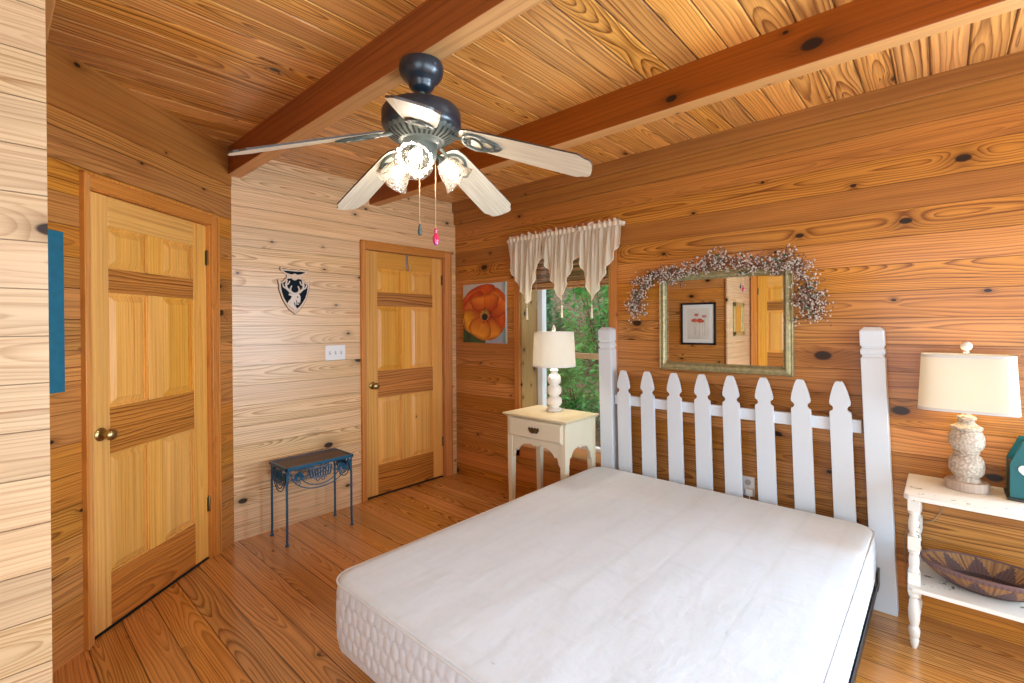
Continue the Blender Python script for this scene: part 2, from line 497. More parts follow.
# ------------------------------------------------------------------ doors (own frame: x across, z up, y towards the room)
def build_door(name, loc, rz, w, knob_left, casing_l=0.055, casing_r=0.055):   # _l: at x<0, _r: at x>w
    """x runs 0..w from right to left as seen from the room, so x = 0 is the right edge"""
    root = sempty(name, loc, rz)
    h = 2.03; z0 = 0.014; yb, yf = -0.055, -0.018
    st, mu = 0.112, 0.10
    pw = (w - 2 * st - mu) / 2
    zs = [0, 0.245, 0.81, 1.03, 1.575, 1.69, 1.89, h]     # rail/panel boundaries
    for a, b in ((0, st), (w - st, w)):
        MB().box(a, b, yb, yf, z0, z0 + h).obj('stile', 'door_v', root, bevel=0.002)
    for a, b, mt in ((zs[0], zs[1], 'door_h'), (zs[2], zs[3], 'door_h'), (zs[4], zs[5], 'door_h'), (zs[6], zs[7], 'door_v2')):
        MB().box(st, w - st, yb, yf, z0 + a, z0 + b).obj('rail', mt, root, bevel=0.002)
    for a, b in ((zs[1], zs[2]), (zs[3], zs[4]), (zs[5], zs[6])):
        MB().box(st + pw, st + pw + mu, yb, yf, z0 + a, z0 + b).obj('mullion', 'door_v', root, bevel=0.002)
        for x0 in (st, st + pw + mu):
            x1 = x0 + pw; za, zb = z0 + a, z0 + b
            q = MB()
            q.box(x0, x1, yb + 0.006, yf - 0.016, za, zb)
            # raised field with sloping shoulders
            i1, i2 = 0.012, 0.042; y1, y2 = yf - 0.016, yf - 0.003
            vs = [(x0 + i1, y1, za + i1), (x1 - i1, y1, za + i1), (x1 - i1, y1, zb - i1), (x0 + i1, y1, zb - i1),
                  (x0 + i2, y2, za + i2), (x1 - i2, y2, za + i2), (x1 - i2, y2, zb - i2), (x0 + i2, y2, zb - i2)]
            q.add(vs, [(4, 5, 6, 7), (0, 1, 5, 4), (1, 2, 6, 5), (2, 3, 7, 6), (3, 0, 4, 7)])
            # sticking bead round the opening
            for bx in ((x0, x0 + 0.009, za, zb), (x1 - 0.009, x1, za, zb), (x0, x1, za, za + 0.009), (x0, x1, zb - 0.009, zb)):
                q.box(bx[0], bx[1], yf - 0.016, yf - 0.006, bx[2], bx[3])
            q.obj('panel', 'door_v', root, smooth=0)
    # frame: jamb stops and casing with a backband
    def casing(nm, x0, x1, za, zb, mt, flip=1):
        MB().box(x0, x1, -0.002, 0.016, za, zb).obj(nm, mt, root, bevel=0.004)
    zt = z0 + h + 0.006
    casing('casing', -0.010 - casing_l, -0.010, 0, zt + 0.064, 'casing_v')
    casing('casing', w + 0.010, w + 0.010 + casing_r, 0, zt + 0.064, 'casing_v')
    casing('casing', -0.010, w + 0.010, zt, zt + 0.064, 'casing_h')
    q = MB()
    q.box(-0.012 - casing_l, -casing_l + 0.002, -0.002, 0.024, 0, zt + 0.066).box(w + casing_r - 0.002, w + casing_r + 0.012, -0.002, 0.024, 0, zt + 0.066)
    q.box(-0.012 - casing_l, w + casing_r + 0.012, -0.002, 0.024, zt + 0.053, zt + 0.067)
    q.obj('backband', 'casing_v', root, bevel=0.003)
    q = MB()
    q.box(-0.011, -0.003, -0.09, 0.0, 0, zt).box(w + 0.003, w + 0.011, -0.09, 0.0, 0, zt).box(-0.011, w + 0.011, -0.09, 0.0, zt - 0.003, zt + 0.006)
    q.obj('jamb', 'casing_v', root)
    MB().box(-0.011, w + 0.011, -0.10, -0.016, -0.001, 0.004).obj('dark_gap', 'void', root)  # black strip stands for the shade in the gap under the door
    # knob on a rose
    kx = w - 0.062 if knob_left else 0.062
    R = Matrix.Rotation(radians(-90), 3, 'X')
    kn = MB()
    kn.lathe([(0.031, 0), (0.031, 0.004), (0.026, 0.009), (0.012, 0.012), (0.011, 0.030), (0.019, 0.036), (0.027, 0.048), (0.028, 0.058), (0.022, 0.066), (0.010, 0.070), (1e-5, 0.071)],
             (kx, yf, z0 + 0.915), 24, R)
    kn.obj('door_knob', 'brass', root)
    # hinges on the other edge
    hx = -0.001 if knob_left else w + 0.001
    for hz in (0.335, 1.845):
        q = MB()
        q.lathe([(0.0065, -0.045), (0.0065, 0.045), (0.004, 0.05), (1e-5, 0.052)], (hx, yf + 0.006, hz), 10)
        q.box(hx - 0.012, hx + 0.012, yf - 0.004, yf + 0.0015, hz - 0.044, hz + 0.044)
        q.obj('hinge', 'dark_brass', root)
    return root


dx, dy = cos(ANG), -sin(ANG)
build_door('door_1', (D1A * dx, -L + D1A * dy, 0), DROT, D1B - D1A, True, 0.055, 0.036)
build_door('door_2', (0, D2B, 0), -pi / 2, D2B - D2A, True, 0.078, 0.045)
build_door('door_3', (1.665, YS, 0), 0, 0.755, True, 0.06, 0.06)

# ------------------------------------------------------------------ window beside the bed
win = sempty('window_1')
q = MB()
q.box(WX0 - 0.062, WX0 - 0.004, -0.020, 0, WZ0 - 0.09, WZ1 + 0.07).box(WX1 + 0.004, WX1 + 0.062, -0.020, 0, WZ0 - 0.09, WZ1 + 0.07)
q.obj('casing', 'casing_v', win, bevel=0.003)
q = MB(); q.box(WX0 - 0.062, WX1 + 0.062, -0.022, 0, WZ1 + 0.004, WZ1 + 0.07).box(WX0 - 0.062, WX1 + 0.062, -0.020, 0, WZ0 - 0.09, WZ0 - 0.02)
q.obj('casing', 'casing_h', win, bevel=0.003)
q = MB()
q.box(WX0 - 0.006, WX0 + 0.012, -0.004, 0.26, WZ0, WZ1).box(WX1 - 0.012, WX1 + 0.006, -0.004, 0.26, WZ0, WZ1).box(WX0, WX1, -0.004, 0.26, WZ1 - 0.012, WZ1 + 0.004)
q.obj('jamb', 'jamb', win, smooth=0)
MB().box(WX0 - 0.07, WX1 + 0.07, -0.035, 0.26, WZ0 - 0.02, WZ0 + 0.006).obj('sill', 'casing_h', win, bevel=0.004)
q = MB()          # white outer frame
fx0, fx1, fz0, fz1 = WX0 + 0.014, WX1 - 0.012, WZ0 + 0.006, WZ1 - 0.012
for b in ((fx0, fx0 + 0.055, fz0, fz1), (fx1 - 0.03, fx1, fz0, fz1), (fx0, fx1, fz0, fz0 + 0.03), (fx0, fx1, fz1 - 0.035, fz1)):
    q.box(b[0], b[1], 0.20, 0.26, b[2], b[3])
q.obj('frame', 'window_white', win, bevel=0.003)
MT['rail_tan'] = plain('tan_sash_rail', (0.62, 0.47, 0.30), 0.4, nscale=12, namt=0.1)
MB().box(fx0 + 0.05, fx1 - 0.025, 0.212, 0.25, 1.145, 1.19).obj('meeting_rail', 'rail_tan', win, bevel=0.003)
t = M('window_glass')
tr = t.n('ShaderNodeBsdfTransparent'); gl = t.n('ShaderNodeBsdfGlossy'); gl.inputs['Roughness'].default_value = 0.02
mx = t.n('ShaderNodeMixShader'); mx.inputs[0].default_value = 0.06
t.link(tr.outputs[0], mx.inputs[1]); t.link(gl.outputs[0], mx.inputs[2]); t.link(mx.outputs[0], t.out.inputs[0])
MT['glass'] = t.m
MB().box(fx0 + 0.054, fx1 - 0.029, 0.226, 0.231, fz0 + 0.03, 1.146).obj('pane', 'glass', win, smooth=0)
MB().box(fx0 + 0.054, fx1 - 0.029, 0.236, 0.241, 1.189, fz1 - 0.035).obj('pane', 'glass', win, smooth=0)

# ------------------------------------------------------------------ outside the window: slope and bushes
t = M('leaf_litter'); tc = t.n('ShaderNodeTexCoord')
f = t.noise(tc.outputs['Object'], 14, 4, 0.7); f2 = t.noise(tc.outputs['Object'], 60, 3, 0.7)
c_ = t.mix(f.step(0.35, 0.65), (0.10, 0.062, 0.034), (0.32, 0.23, 0.14)); c_ = t.mix(f2.step(0.5, 0.62), c_, (0.40, 0.31, 0.20))
t.bsdf(c_, 0.9, spec=0.1); t.bump(f2, 0.03); MT['litter'] = t.m
random.seed(21)
hill = {}
q = MB(); q.grid(lambda u, v: (-2.5 + 8 * u, 0.29 + 7 * v, -0.35 + 5.2 * v ** 0.95 + 0.12 * sin(9 * u + 3 * v) * v + 0.05 * sin(31 * u) * v), 60, 50)
struct(q.obj('ground_slope', 'litter', recalc=False))


def leaf_mat(name, a, b):
    t = M(name); oi = t.n('ShaderNodeTexCoord')
    f = t.noise(oi.outputs['Object'], 9, 2)
    col = t.mix(f.step(0.3, 0.7), a, b)
    d = t.n('ShaderNodeBsdfDiffuse'); tl = t.n('ShaderNodeBsdfTranslucent'); gs = t.n('ShaderNodeBsdfGlossy'); gs.inputs['Roughness'].default_value = 0.35
    for z in (d, tl): t.link(col, z.inputs[0])
    m1 = t.n('ShaderNodeMixShader'); m1.inputs[0].default_value = 0.35
    t.link(d.outputs[0], m1.inputs[1]); t.link(tl.outputs[0], m1.inputs[2])
    m2 = t.n('ShaderNodeMixShader'); m2.inputs[0].default_value = 0.06
    t.link(m1.outputs[0], m2.inputs[1]); t.link(gs.outputs[0], m2.inputs[2]); t.link(m2.outputs[0], t.out.inputs[0])
    return t.m


MT['leaf_a'] = leaf_mat('bright_leaf', (0.07, 0.33, 0.06), (0.22, 0.60, 0.16))
MT['leaf_b'] = leaf_mat('deep_leaf', (0.06, 0.24, 0.09), (0.16, 0.46, 0.18))
MT['twig_brown'] = plain('twig_brown', (0.14, 0.09, 0.06), 0.8)


def shrub(name, label, loc, rx, ry, rz_, nl, size, mat, cat='bush', stems=14):
    e = empty(name, label, cat, loc, 0, 'bushes outside the window')
    q = MB()
    clumps = [(random.uniform(-.75, .75), random.uniform(-.75, .75), random.uniform(0.12, 0.95)) for _ in range(24)]
    for i in range(nl):
        cx, cy, cz = random.choice(clumps)
        p = Vector(((cx + random.gauss(0, .13)) * rx, (cy + random.gauss(0, .13)) * ry, (cz + random.gauss(0, .07)) * rz_))
        if p.z < 0.02: p.z = 0.02 + random.random() * 0.05
        s = size * random.uniform(0.6, 1.25)
        R = Matrix.Rotation(random.uniform(0, 2 * pi), 3, 'Z') @ Matrix.Rotation(random.uniform(-0.9, 0.6), 3, 'Y') @ Matrix.Rotation(random.uniform(-.5, .5), 3, 'X')
        vs = [p + R @ Vector(w) * s for w in ((0, 0, 0), (0.45, 0.30, 0.06), (1, 0, -0.08), (0.45, -0.30, 0.06), (0.5, 0, -0.02))]
        q.add([tuple(v) for v in vs], [(0, 4, 1), (1, 4, 2), (2, 4, 3), (3, 4, 0)])
    q.obj('foliage', mat, e, smooth=0, recalc=False)
    q = MB()
    for i in range(stems):
        cx, cy, cz = clumps[i % len(clumps)]
        a = Vector((random.gauss(0, .06) * rx, random.gauss(0, .06) * ry, -0.15)); b = Vector((cx * rx, cy * ry, cz * rz_))
        mid = (a + b) / 2 + Vector((random.gauss(0, .05), random.gauss(0, .05), 0.05))
        q.tube([a, mid, b], [0.012, 0.008, 0.003], 5)
    q.obj('stem', 'twig_brown', e)
    return e


shrub('leafy_bush', 'low bright bush nearest the right half of the window', (0.72, 1.00, 0.1), 0.42, 0.33, 1.05, 1500, 0.075, 'leaf_a')
shrub('leafy_bush', 'low bush nearest the left half of the window', (-0.15, 1.15, 0.2), 0.38, 0.33, 1.15, 1500, 0.075, 'leaf_b')
shrub('leafy_bush', 'tall pale green bush rising behind the low one at the right', (0.36, 2.02, 0.75), 0.40, 0.40, 1.9, 2200, 0.09, 'leaf_a')
shrub('leafy_bush', 'tall dark leafed bush at the left of the window view', (-0.68, 2.12, 0.8), 0.42, 0.40, 1.8, 2200, 0.09, 'leaf_b')
shrub('leafy_bush', 'dark bush highest up the slope at the left', (-1.65, 3.5, 1.9), 0.70, 0.60, 2.3, 2200, 0.12, 'leaf_b')
shrub('leafy_bush', 'pale bush highest up the slope at the right', (-0.05, 3.5, 1.9), 0.70, 0.60, 2.2, 2200, 0.12, 'leaf_a')

# ------------------------------------------------------------------ bamboo blind
MT['bamboo'] = wood('woven_bamboo', 'x', 'z', (0.42, 0.22, 0.09), (0.16, 0.07, 0.03), 0.0105, contrast=0.7, knot=0.0, tone=1.2, seed=4.0, rough=0.5)
bl = empty('bamboo_blind', 'brown woven bamboo roman blind pulled up behind the lace valance', 'window blind', ((WX0 + WX1) / 2, 0.05, WZ1 - 0.012))
q = MB(); hw = (WX1 - WX0) / 2 - 0.02
random.seed(5)
for i in range(34):
    z = -0.015 - i * 0.0105
    q.tube([(-hw, 0.002 * sin(i * 2.1), z), (0, 0.003 * sin(i * 1.3), z), (hw, 0.002 * sin(i * 1.7), z)], 0.0048, 6)
q.obj('slat_weave', 'bamboo', bl)
q = MB()
for j in range(5):                                    # folded stack at the bottom
    for i in range(5):
        q.tube([(-hw, -0.012 - 0.006 * j, -0.335 - i * 0.0105 - j * 0.004), (hw, -0.012 - 0.006 * j, -0.335 - i * 0.0105 - j * 0.004)], 0.0048, 6)
q.obj('folded_stack', 'bamboo', bl)
MB().box(-hw, hw, -0.03, 0.02, -0.03, 0).obj('headrail', 'casing_h', bl, bevel=0.002)
MB().tube([(-hw + 0.14, -0.04, -0.01), (-hw + 0.14, -0.042, -0.55)], 0.0015, 5).obj('pull_cord', 'cream', bl)

# ------------------------------------------------------------------ curtain rod and three lace swags
MT['rod'] = plain('white_rod', (0.75, 0.72, 0.66), 0.4)
rod = empty('curtain_rod', 'slim white curtain rod above the window', 'curtain rod', (1.290, -0.06, 2.130))
MB().tube([(-0.535, 0, 0), (0.535, 0, 0)], 0.005, 10).obj('pole', 'rod', rod)
for sgn in (-1, 1):
    MB().ball((sgn * 0.543, 0, 0), 0.014, 12).obj('finial', 'rod', rod)
    MB().tube([(sgn * 0.515, 0, -0.004), (sgn * 0.515, 0.058, -0.004)], 0.005, 8).obj('bracket', 'rod', rod)

t = M('sheer_lace'); co = t.co()
tr = t.n('ShaderNodeBsdfTransparent'); df = t.n('ShaderNodeBsdfDiffuse'); tl = t.n('ShaderNodeBsdfTranslucent')
df.inputs[0].default_value = (0.92, 0.84, 0.67, 1); tl.inputs[0].default_value = (0.92, 0.85, 0.68, 1)
m1 = t.n('ShaderNodeMixShader'); m1.inputs[0].default_value = 0.25
t.link(df.outputs[0], m1.inputs[1]); t.link(tl.outputs[0], m1.inputs[2])
m2 = t.n('ShaderNodeMixShader'); m2.inputs[0].default_value = 0.80
t.link(tr.outputs[0], m2.inputs[1]); t.link(m1.outputs[0], m2.inputs[2]); t.link(m2.outputs[0], t.out.inputs[0])
MT['sheer'] = t.m
MT['lace_trim'] = plain('lace_trim', (0.80, 0.72, 0.56), 0.8, spec=0.1)


def swag(x0, x1, tipx, tipz, zl, zr, label, seed):
    e = empty('valance_swag', label, 'valance', ((x0 + x1) / 2, -0.06, 2.130), 0, 'lace swags on the curtain rod')
    cx = (x0 + x1) / 2; rnd = random.Random(seed)
    ph = [rnd.uniform(0, 6.28) for _ in range(4)]
    tu = (tipx - x0) / (x1 - x0)
    def bottom(u):
        # long falls to a point, with scalloped steps on both sides
        if u < tu: k = u / tu; zz = zl + (tipz - zl) * k ** 1.05
        else: k = (1 - u) / (1 - tu); zz = zr + (tipz - zr) * k ** 1.05
        return zz + 0.016 * abs(sin(k * 3.5 * pi)) * (1 - k * 0.6)
    def fold(u, v):
        return 0.016 * sin(u * 40 + ph[0]) * (0.35 + 0.65 * v) + 0.008 * sin(u * 71 + ph[1] + v * 2) + 0.006 * sin(u * 17 + ph[2] + 4 * v)
    pull = lambda u, v: u + (tu - u) * 0.03 * v
    def fn(u, v):
        zb = bottom(u) - 2.130
        return ((x0 + (x1 - x0) * pull(u, v)) - cx, -0.014 + fold(u, v) * (1 if v > 0.04 else 0.3), -0.006 + (zb + 0.006) * v)
    MB().grid(fn, 90, 26).obj('sheer_panel', 'sheer', e, recalc=False, smooth=180)
    # gathered header standing up above the rod
    def hd(u, v):
        return ((x0 + (x1 - x0) * u) - cx + 0.006 * sin(u * 47 + ph[3]) * v, -0.010 + 0.014 * sin(u * 55 + ph[0]) * (0.3 + v), -0.010 + v * (0.038 + 0.010 * sin(u * 33 + ph[1]) + 0.008 * sin(u * 61)))
    MB().grid(hd, 90, 6).obj('ruffle_header', 'sheer', e, recalc=False, smooth=180)
    MB().grid(lambda u, v: ((x0 + (x1 - x0) * u) - cx, -0.021 + 0.005 * sin(u * 55 + ph[0]), -0.014 + v * 0.030), 90, 4).obj('rod_pocket', 'lace_trim', e, recalc=False, smooth=180)
    q = MB()
    pts = []
    for i in range(61):
        u = i / 60; p = Vector(fn(u, 1.0)); p.y -= 0.002; pts.append(p)
    q.tube(pts, 0.0035, 5)
    q.obj('edge_trim', 'lace_trim', e)
    tp = Vector(fn(tu, 1.0))
    q = MB()
    q.tube([tp, tp + Vector((0, 0, -0.035))], 0.0015, 5)
    q.lathe([(1e-5, 0), (0.006, -0.004), (0.007, -0.012), (0.004, -0.018), (0.006, -0.03), (0.010, -0.098), (1e-5, -0.099)], tuple(tp + Vector((0, 0, -0.033))), 10)
    q.obj('tassel', 'lace_trim', e)


swag(0.762, 1.112, 0.971, 1.590, 1.900, 1.965, 'left lace swag of the valance, nearest the flower canvas', 1)
swag(1.112, 1.456, 1.298, 1.603, 1.965, 1.935, 'middle lace swag of the valance with a tassel over the lamp', 2)
swag(1.456, 1.826, 1.583, 1.593, 1.935, 1.990, 'right lace swag of the valance, nearest the berry garland', 3)

# ------------------------------------------------------------------ box spring
BX0, BX1, BY0, BY1, BZ0, BZ1 = 1.672, 3.238, -2.135, -0.150, 0.165, 0.433
bed = empty('box_spring', 'bare white box spring with quilted sides on a metal bed frame', 'box spring', ((BX0 + BX1) / 2, (BY0 + BY1) / 2, BZ0))
cxb, cyb = (BX0 + BX1) / 2, (BY0 + BY1) / 2
hxb, hyb, rc = (BX1 - BX0) / 2, (BY1 - BY0) / 2, 0.09


def rrect(hx, hy, r, step):
    """closed rounded rectangle, points about `step` apart, with outward normals and arc length"""
    pts = []
    def arc(cx, cy, a0):
        k = max(3, int(r * pi / 2 / step))
        for i in range(k): a = a0 + pi / 2 * i / k; pts.append((cx + r * cos(a), cy + r * sin(a), cos(a), sin(a)))
    def seg(xa, ya, xb, yb, nx, ny):
        k = max(2, int(hypot(xb - xa, yb - ya) / step))
        for i in range(k): f = i / k; pts.append((xa + (xb - xa) * f, ya + (yb - ya) * f, nx, ny))
    arc(hx - r, hy - r, 0); seg(hx - r, hy, -hx + r, hy, 0, 1)
    arc(-hx + r, hy - r, pi / 2); seg(-hx, hy - r, -hx, -hy + r, -1, 0)
    arc(-hx + r, -hy + r, pi); seg(-hx + r, -hy, hx - r, -hy, 0, -1)
    arc(hx - r, -hy + r, 1.5 * pi); seg(hx, -hy + r, hx, hy - r, 1, 0)
    s, out = 0.0, []
    for i, p in enumerate(pts):
        if i: s += hypot(p[0] - pts[i - 1][0], p[1] - pts[i - 1][1])
        out.append(p + (s,))
    return out


def hexd(u, v):
    """distance to the edge of a stretched honeycomb cell, 0 on the seam"""
    a, b = 1.0, sqrt(3)
    best = 9
    for ox, oy in ((0, 0), (0.5, b / 2)):
        x = (u - ox + 0.5) % a - 0.5; y = (v - oy + b / 2) % b - b / 2
        x, y = abs(x), abs(y)
        best = min(best, max(x, x * 0.5 + y * b / 2))
    return 0.5 - best


ring = rrect(hxb, hyb, rc, 0.0075)
HB_ = BZ1 - BZ0
nz = 36
q = MB(); vs = []
for j in range(nz + 1):
    v = j / nz; z = v * (HB_ - 0.008)
    bul = 0.006 * sin(pi * v)
    for x, y, nx, ny, s in ring:
        d = hexd(s / 0.043, z / 0.066)
        dd = bul + 0.008 * (1 - math.exp(-d * 14)) * min(1, 5 * min(v, 1 - v) + 0.15) - 0.006
        vs.append((x + nx * dd, y + ny * dd, z))
n = len(ring)
q.add(vs, [(j * n + i, j * n + (i + 1) % n, (j + 1) * n + (i + 1) % n, (j + 1) * n + i) for j in range(nz) for i in range(n)])
q.add([vs[i] for i in range(n)], [tuple(range(n - 1, -1, -1))])
q.obj('quilted_side', 'bed_ticking', bed, smooth=60)
# top cover: gentle dips between the slats, worn streaks
t = M('white_top_cloth'); co = t.co()
tcn = t.n('ShaderNodeTexCoord')
def bricks(w, h, off, mort):
    b = t.n('ShaderNodeTexBrick'); b.offset = off
    mp = t.n('ShaderNodeMapping'); mp.inputs['Rotation'].default_value = (0, 0, pi / 2)
    t.link(tcn.outputs['Object'], mp.inputs[0]); t.link(mp.outputs[0], b.inputs['Vector'])
    b.inputs['Scale'].default_value = 1; b.inputs['Brick Width'].default_value = w; b.inputs['Row Height'].default_value = h
    b.inputs['Mortar Size'].default_value = mort; b.inputs['Mortar Smooth'].default_value = 1.0
    b.inputs['Color1'].default_value = (1, 1, 1, 1); b.inputs['Color2'].default_value = (0.55, 0.55, 0.55, 1); b.inputs['Mortar'].default_value = (0.1, 0.1, 0.1, 1)
    return X(t.nt, b.outputs[0])
b1 = bricks(0.46, 0.17, 0.5, 0.02)
ns = t.noise(t.vec(co['x'] * 6.0, co['y'] * 2.2), 1.0, 4)
ns2 = t.noise(tcn.outputs['Object'], 26, 3)
soil = (b1 * -0.22 + ns * 1.1 + ns2 * 0.35 - 0.42).clamp()
c_ = t.mix(soil * 0.8, (0.75, 0.83, 0.915), (0.58, 0.655, 0.68))
sp_ = t.noise(t.vec(co['x'] * 11.0, co['y'] * 30.0, 3.3), 1.0, 1).step(0.79, 0.83)
c_ = t.mix(sp_ * 0.5, c_, (0.35, 0.34, 0.33))
t.bsdf(c_, 0.85, spec=0.2); t.bump(ns * 0.8 + ns2 * 0.25 + b1 * 0.03, 0.006); MT['bed_top'] = t.m
ring2 = rrect(hxb - 0.002, hyb - 0.002, rc, 0.03)
n = len(ring2); q = MB(); vs = []
K = [(1.0, 0.0), (0.997, 0.006), (0.985, 0.010), (0.95, 0.012), (0.85, 0.011), (0.7, 0.010), (0.5, 0.010), (0.3, 0.010), (0.12, 0.010)]
for k, dz in K:
    for x, y, nx, ny, s in ring2:
        px, py = x * k, y * k
        if k > 0.9: px = x - nx * (1 - k) * 0.7; py = y - ny * (1 - k) * 0.7
        wr = 0.0016 * sin(px * 21 + py * 3) * sin(py * 6.1 + px) * (0 if k > 0.99 else 1)
        vs.append((px, py, HB_ - 0.010 + dz + wr))
vs.append((0, 0, HB_))
q.add(vs, [(j * n + i, j * n + (i + 1) % n, (j + 1) * n + (i + 1) % n, (j + 1) * n + i) for j in range(len(K) - 1) for i in range(n)] +
      [((len(K) - 1) * n + i, (len(K) - 1) * n + (i + 1) % n, len(K) * n) for i in range(n)])
q.obj('top_cloth', 'bed_top', bed, smooth=60)
MT['piping'] = plain('grey_piping', (0.72, 0.77, 0.82), 0.7)
MB().tube([(x + nx * 0.002, y + ny * 0.002, HB_ - 0.008) for x, y, nx, ny, s in rrect(hxb, hyb, rc, 0.02)], 0.0045, 7, closed=True).obj('piping', 'piping', bed)

# ------------------------------------------------------------------ metal bed frame
bf = empty('bed_frame', 'black steel bed frame under the box spring', 'bed frame', (cxb, cyb, 0))
for sx in (-1, 1):
    q = MB(); x = sx * (hxb - 0.004)
    q.box(x - 0.002, x + 0.002 + sx * 0.001, -hyb + 0.06, hyb - 0.02, BZ0 - 0.036, BZ0 + 0.004)
    q.box(x - sx * 0.04, x, -hyb + 0.06, hyb - 0.02, BZ0 - 0.004, BZ0 - 0.0005)
    # outer lip seen along the side of the box spring
    q.box(sx * (hxb + 0.004), sx * (hxb + 0.009), -hyb + 0.08, hyb + 0.004, BZ0 - 0.030, BZ0 + 0.008)
    q.box(sx * (hxb - 0.03), sx * (hxb + 0.008), -hyb + 0.08, hyb + 0.004, BZ0 - 0.030, BZ0 - 0.026)
    q.obj('side_rail', 'black_metal', bf)
    q = MB()
    q.box(sx * (hxb + 0.003), sx * (hxb + 0.011), hyb - 0.03, hyb + 0.048, BZ0 - 0.035, BZ0 + 0.055)
    q.obj('headboard_bracket', 'black_metal', bf, bevel=0.003)
for yy in (-hyb + 0.35, 0.0, hyb - 0.14):
    MB().box(-hxb + 0.02, hxb - 0.02, yy - 0.018, yy + 0.018, BZ0 - 0.04, BZ0 - 0.005).obj('cross_bar', 'black_metal', bf)
    for sx in (-1, 1):
        lg = MB().tube([(sx * (hxb - 0.03), yy, 0.05), (sx * (hxb - 0.03), yy, BZ0 - 0.02)], 0.015, 12).obj('leg', 'black_metal', bf)
        q = MB(); q.lathe([(0.012, -0.012), (0.025, -0.010), (0.025, 0.010), (0.012, 0.012)], (sx * (hxb - 0.03), yy, 0.025), 18, Matrix.Rotation(pi / 2, 3, 'Y'))
        q.obj('caster', 'black_metal', lg)

# ------------------------------------------------------------------ picket headboard
hb = empty('headboard', 'white picket fence headboard against the pine wall', 'headboard', (2.48, -0.055, 0))
OX = 2.48; OY = -0.055


def lean(p):
    X_ = p.x + OX
    k = 0.018 + (X_ - 1.72) / 1.5 * 0.018
    return Vector((p.x - k * (p.z - 0.42) / 1.0 * 1.0, p.y, p.z))


def post(x):
    q = MB(); hw = 0.0495; hd = 0.043
    lv = [(0, 1), (1.246, 1), (1.254, .86), (1.262, .86), (1.268, 1), (1.290, 1), (1.297, .86), (1.303, .86), (1.310, 1), (1.383, 1), (1.402, .62)]
    vs = []
    for z, k in lv:
        a = hw - (1 - k) * 0.045; b = hd - (1 - k) * 0.045
        vs += [(x - OX - a, -b, z), (x - OX + a, -b, z), (x - OX + a, b, z), (x - OX - a, b, z)]
    fs = [(0, 3, 2, 1), tuple(4 * (len(lv) - 1) + i for i in range(4))]
    for j in range(len(lv) - 1):
        for i in range(4): fs.append((4 * j + i, 4 * j + (i + 1) % 4, 4 * j + 4 + (i + 1) % 4, 4 * j + 4 + i))
    q.add(vs, fs)
    q.obj('post', 'white_paint', hb, bevel=0.003, smooth=0, xf=lean)


post(1.714); post(3.252)
for z0, z1 in ((0.862, 0.928), (0.24, 0.31)):
    MB().box(1.77 - OX, 3.19 - OX, -0.012, 0.022, z0, z1).obj('rail', 'white_paint', hb, bevel=0.003, smooth=0, xf=lean)
PK = [1.849, 2.027, 2.213, 2.392, 2.562, 2.743, 2.926, 3.105]
half = [(0.0475, 0.25), (0.0475, 0.955), (0.046, 0.963), (0.0345, 0.970), (0.030, 0.980), (0.0335, 0.991), (0.0445, 0.999), (0.047, 1.012), (0.041, 1.045), (0.030, 1.085), (0.020, 1.112), (0.013, 1.121)]
poly = [(x, z) for x, z in half] + [(-x, z) for x, z in reversed(half)]
for x in PK:
    MB().prism([(px + x - OX, pz - 0.016 * (3.105 - x) / 1.256 if pz > 0.5 else pz) for px, pz in poly], XZ, -0.033, -0.012).obj('picket', 'white_paint', hb, bevel=0.002, smooth=0, xf=lean)

# ------------------------------------------------------------------ left nightstand
NS = (1.347, -0.262, 0)
ns_ = empty('nightstand', 'cream nightstand with one drawer and scalloped apron beneath the window', 'nightstand', NS)
hx, y0, y1 = 0.262, -0.188, 0.185        # case half width, front, back
tz = 0.78
q = MB(); e_ = 0.03
for (z, o_) in ((tz - 0.024, 0.012), (tz - 0.018, 0.014), (tz - 0.012, 0.026), (tz - 0.004, 0.028), (tz, 0.024)):
    q.v += [(-hx - o_, y0 - o_, z), (hx + o_, y0 - o_, z), (hx + o_, y1 + 0.008, z), (-hx - o_, y1 + 0.008, z)]
for j in range(4):
    for i in range(4): q.face([4 * j + i, 4 * j + (i + 1) % 4, 4 * j + 4 + (i + 1) % 4, 4 * j + 4 + i])
q.face([3, 2, 1, 0]); q.face([16, 17, 18, 19])
q.obj('top', 'cream_top', ns_, bevel=0.002)
for sx in (-1, 1):
    for yy in (y0 + 0.022, y1 - 0.022):
        MB().taper(sx * (hx - 0.022), yy, 0, 0.45, 0.016, 0.022).taper(sx * (hx - 0.022), yy, 0.45, tz - 0.024, 0.022, 0.022).obj('leg', 'cream', ns_, bevel=0.002, smooth=0)


def scallop(hw, top, dep):
    hp = [(0, 0.572), (0.018, 0.566), (0.034, 0.573), (0.046, 0.585), (0.058, 0.574), (0.075, 0.572), (0.10, 0.570), (0.135, 0.558), (0.162, 0.535), (0.176, 0.512),
          (0.182, 0.523), (0.195, 0.52), (0.203, 0.502), (0.207, 0.476), (0.212, 0.470), (0.218, 0.462)]
    k = hw / 0.226
    r = [(x * k, z) for x, z in hp] + [(hw, 0.455)]
    return [(hw, top), (-hw, top)] + [(-x, z) for x, z in reversed(r)] + r[1:]


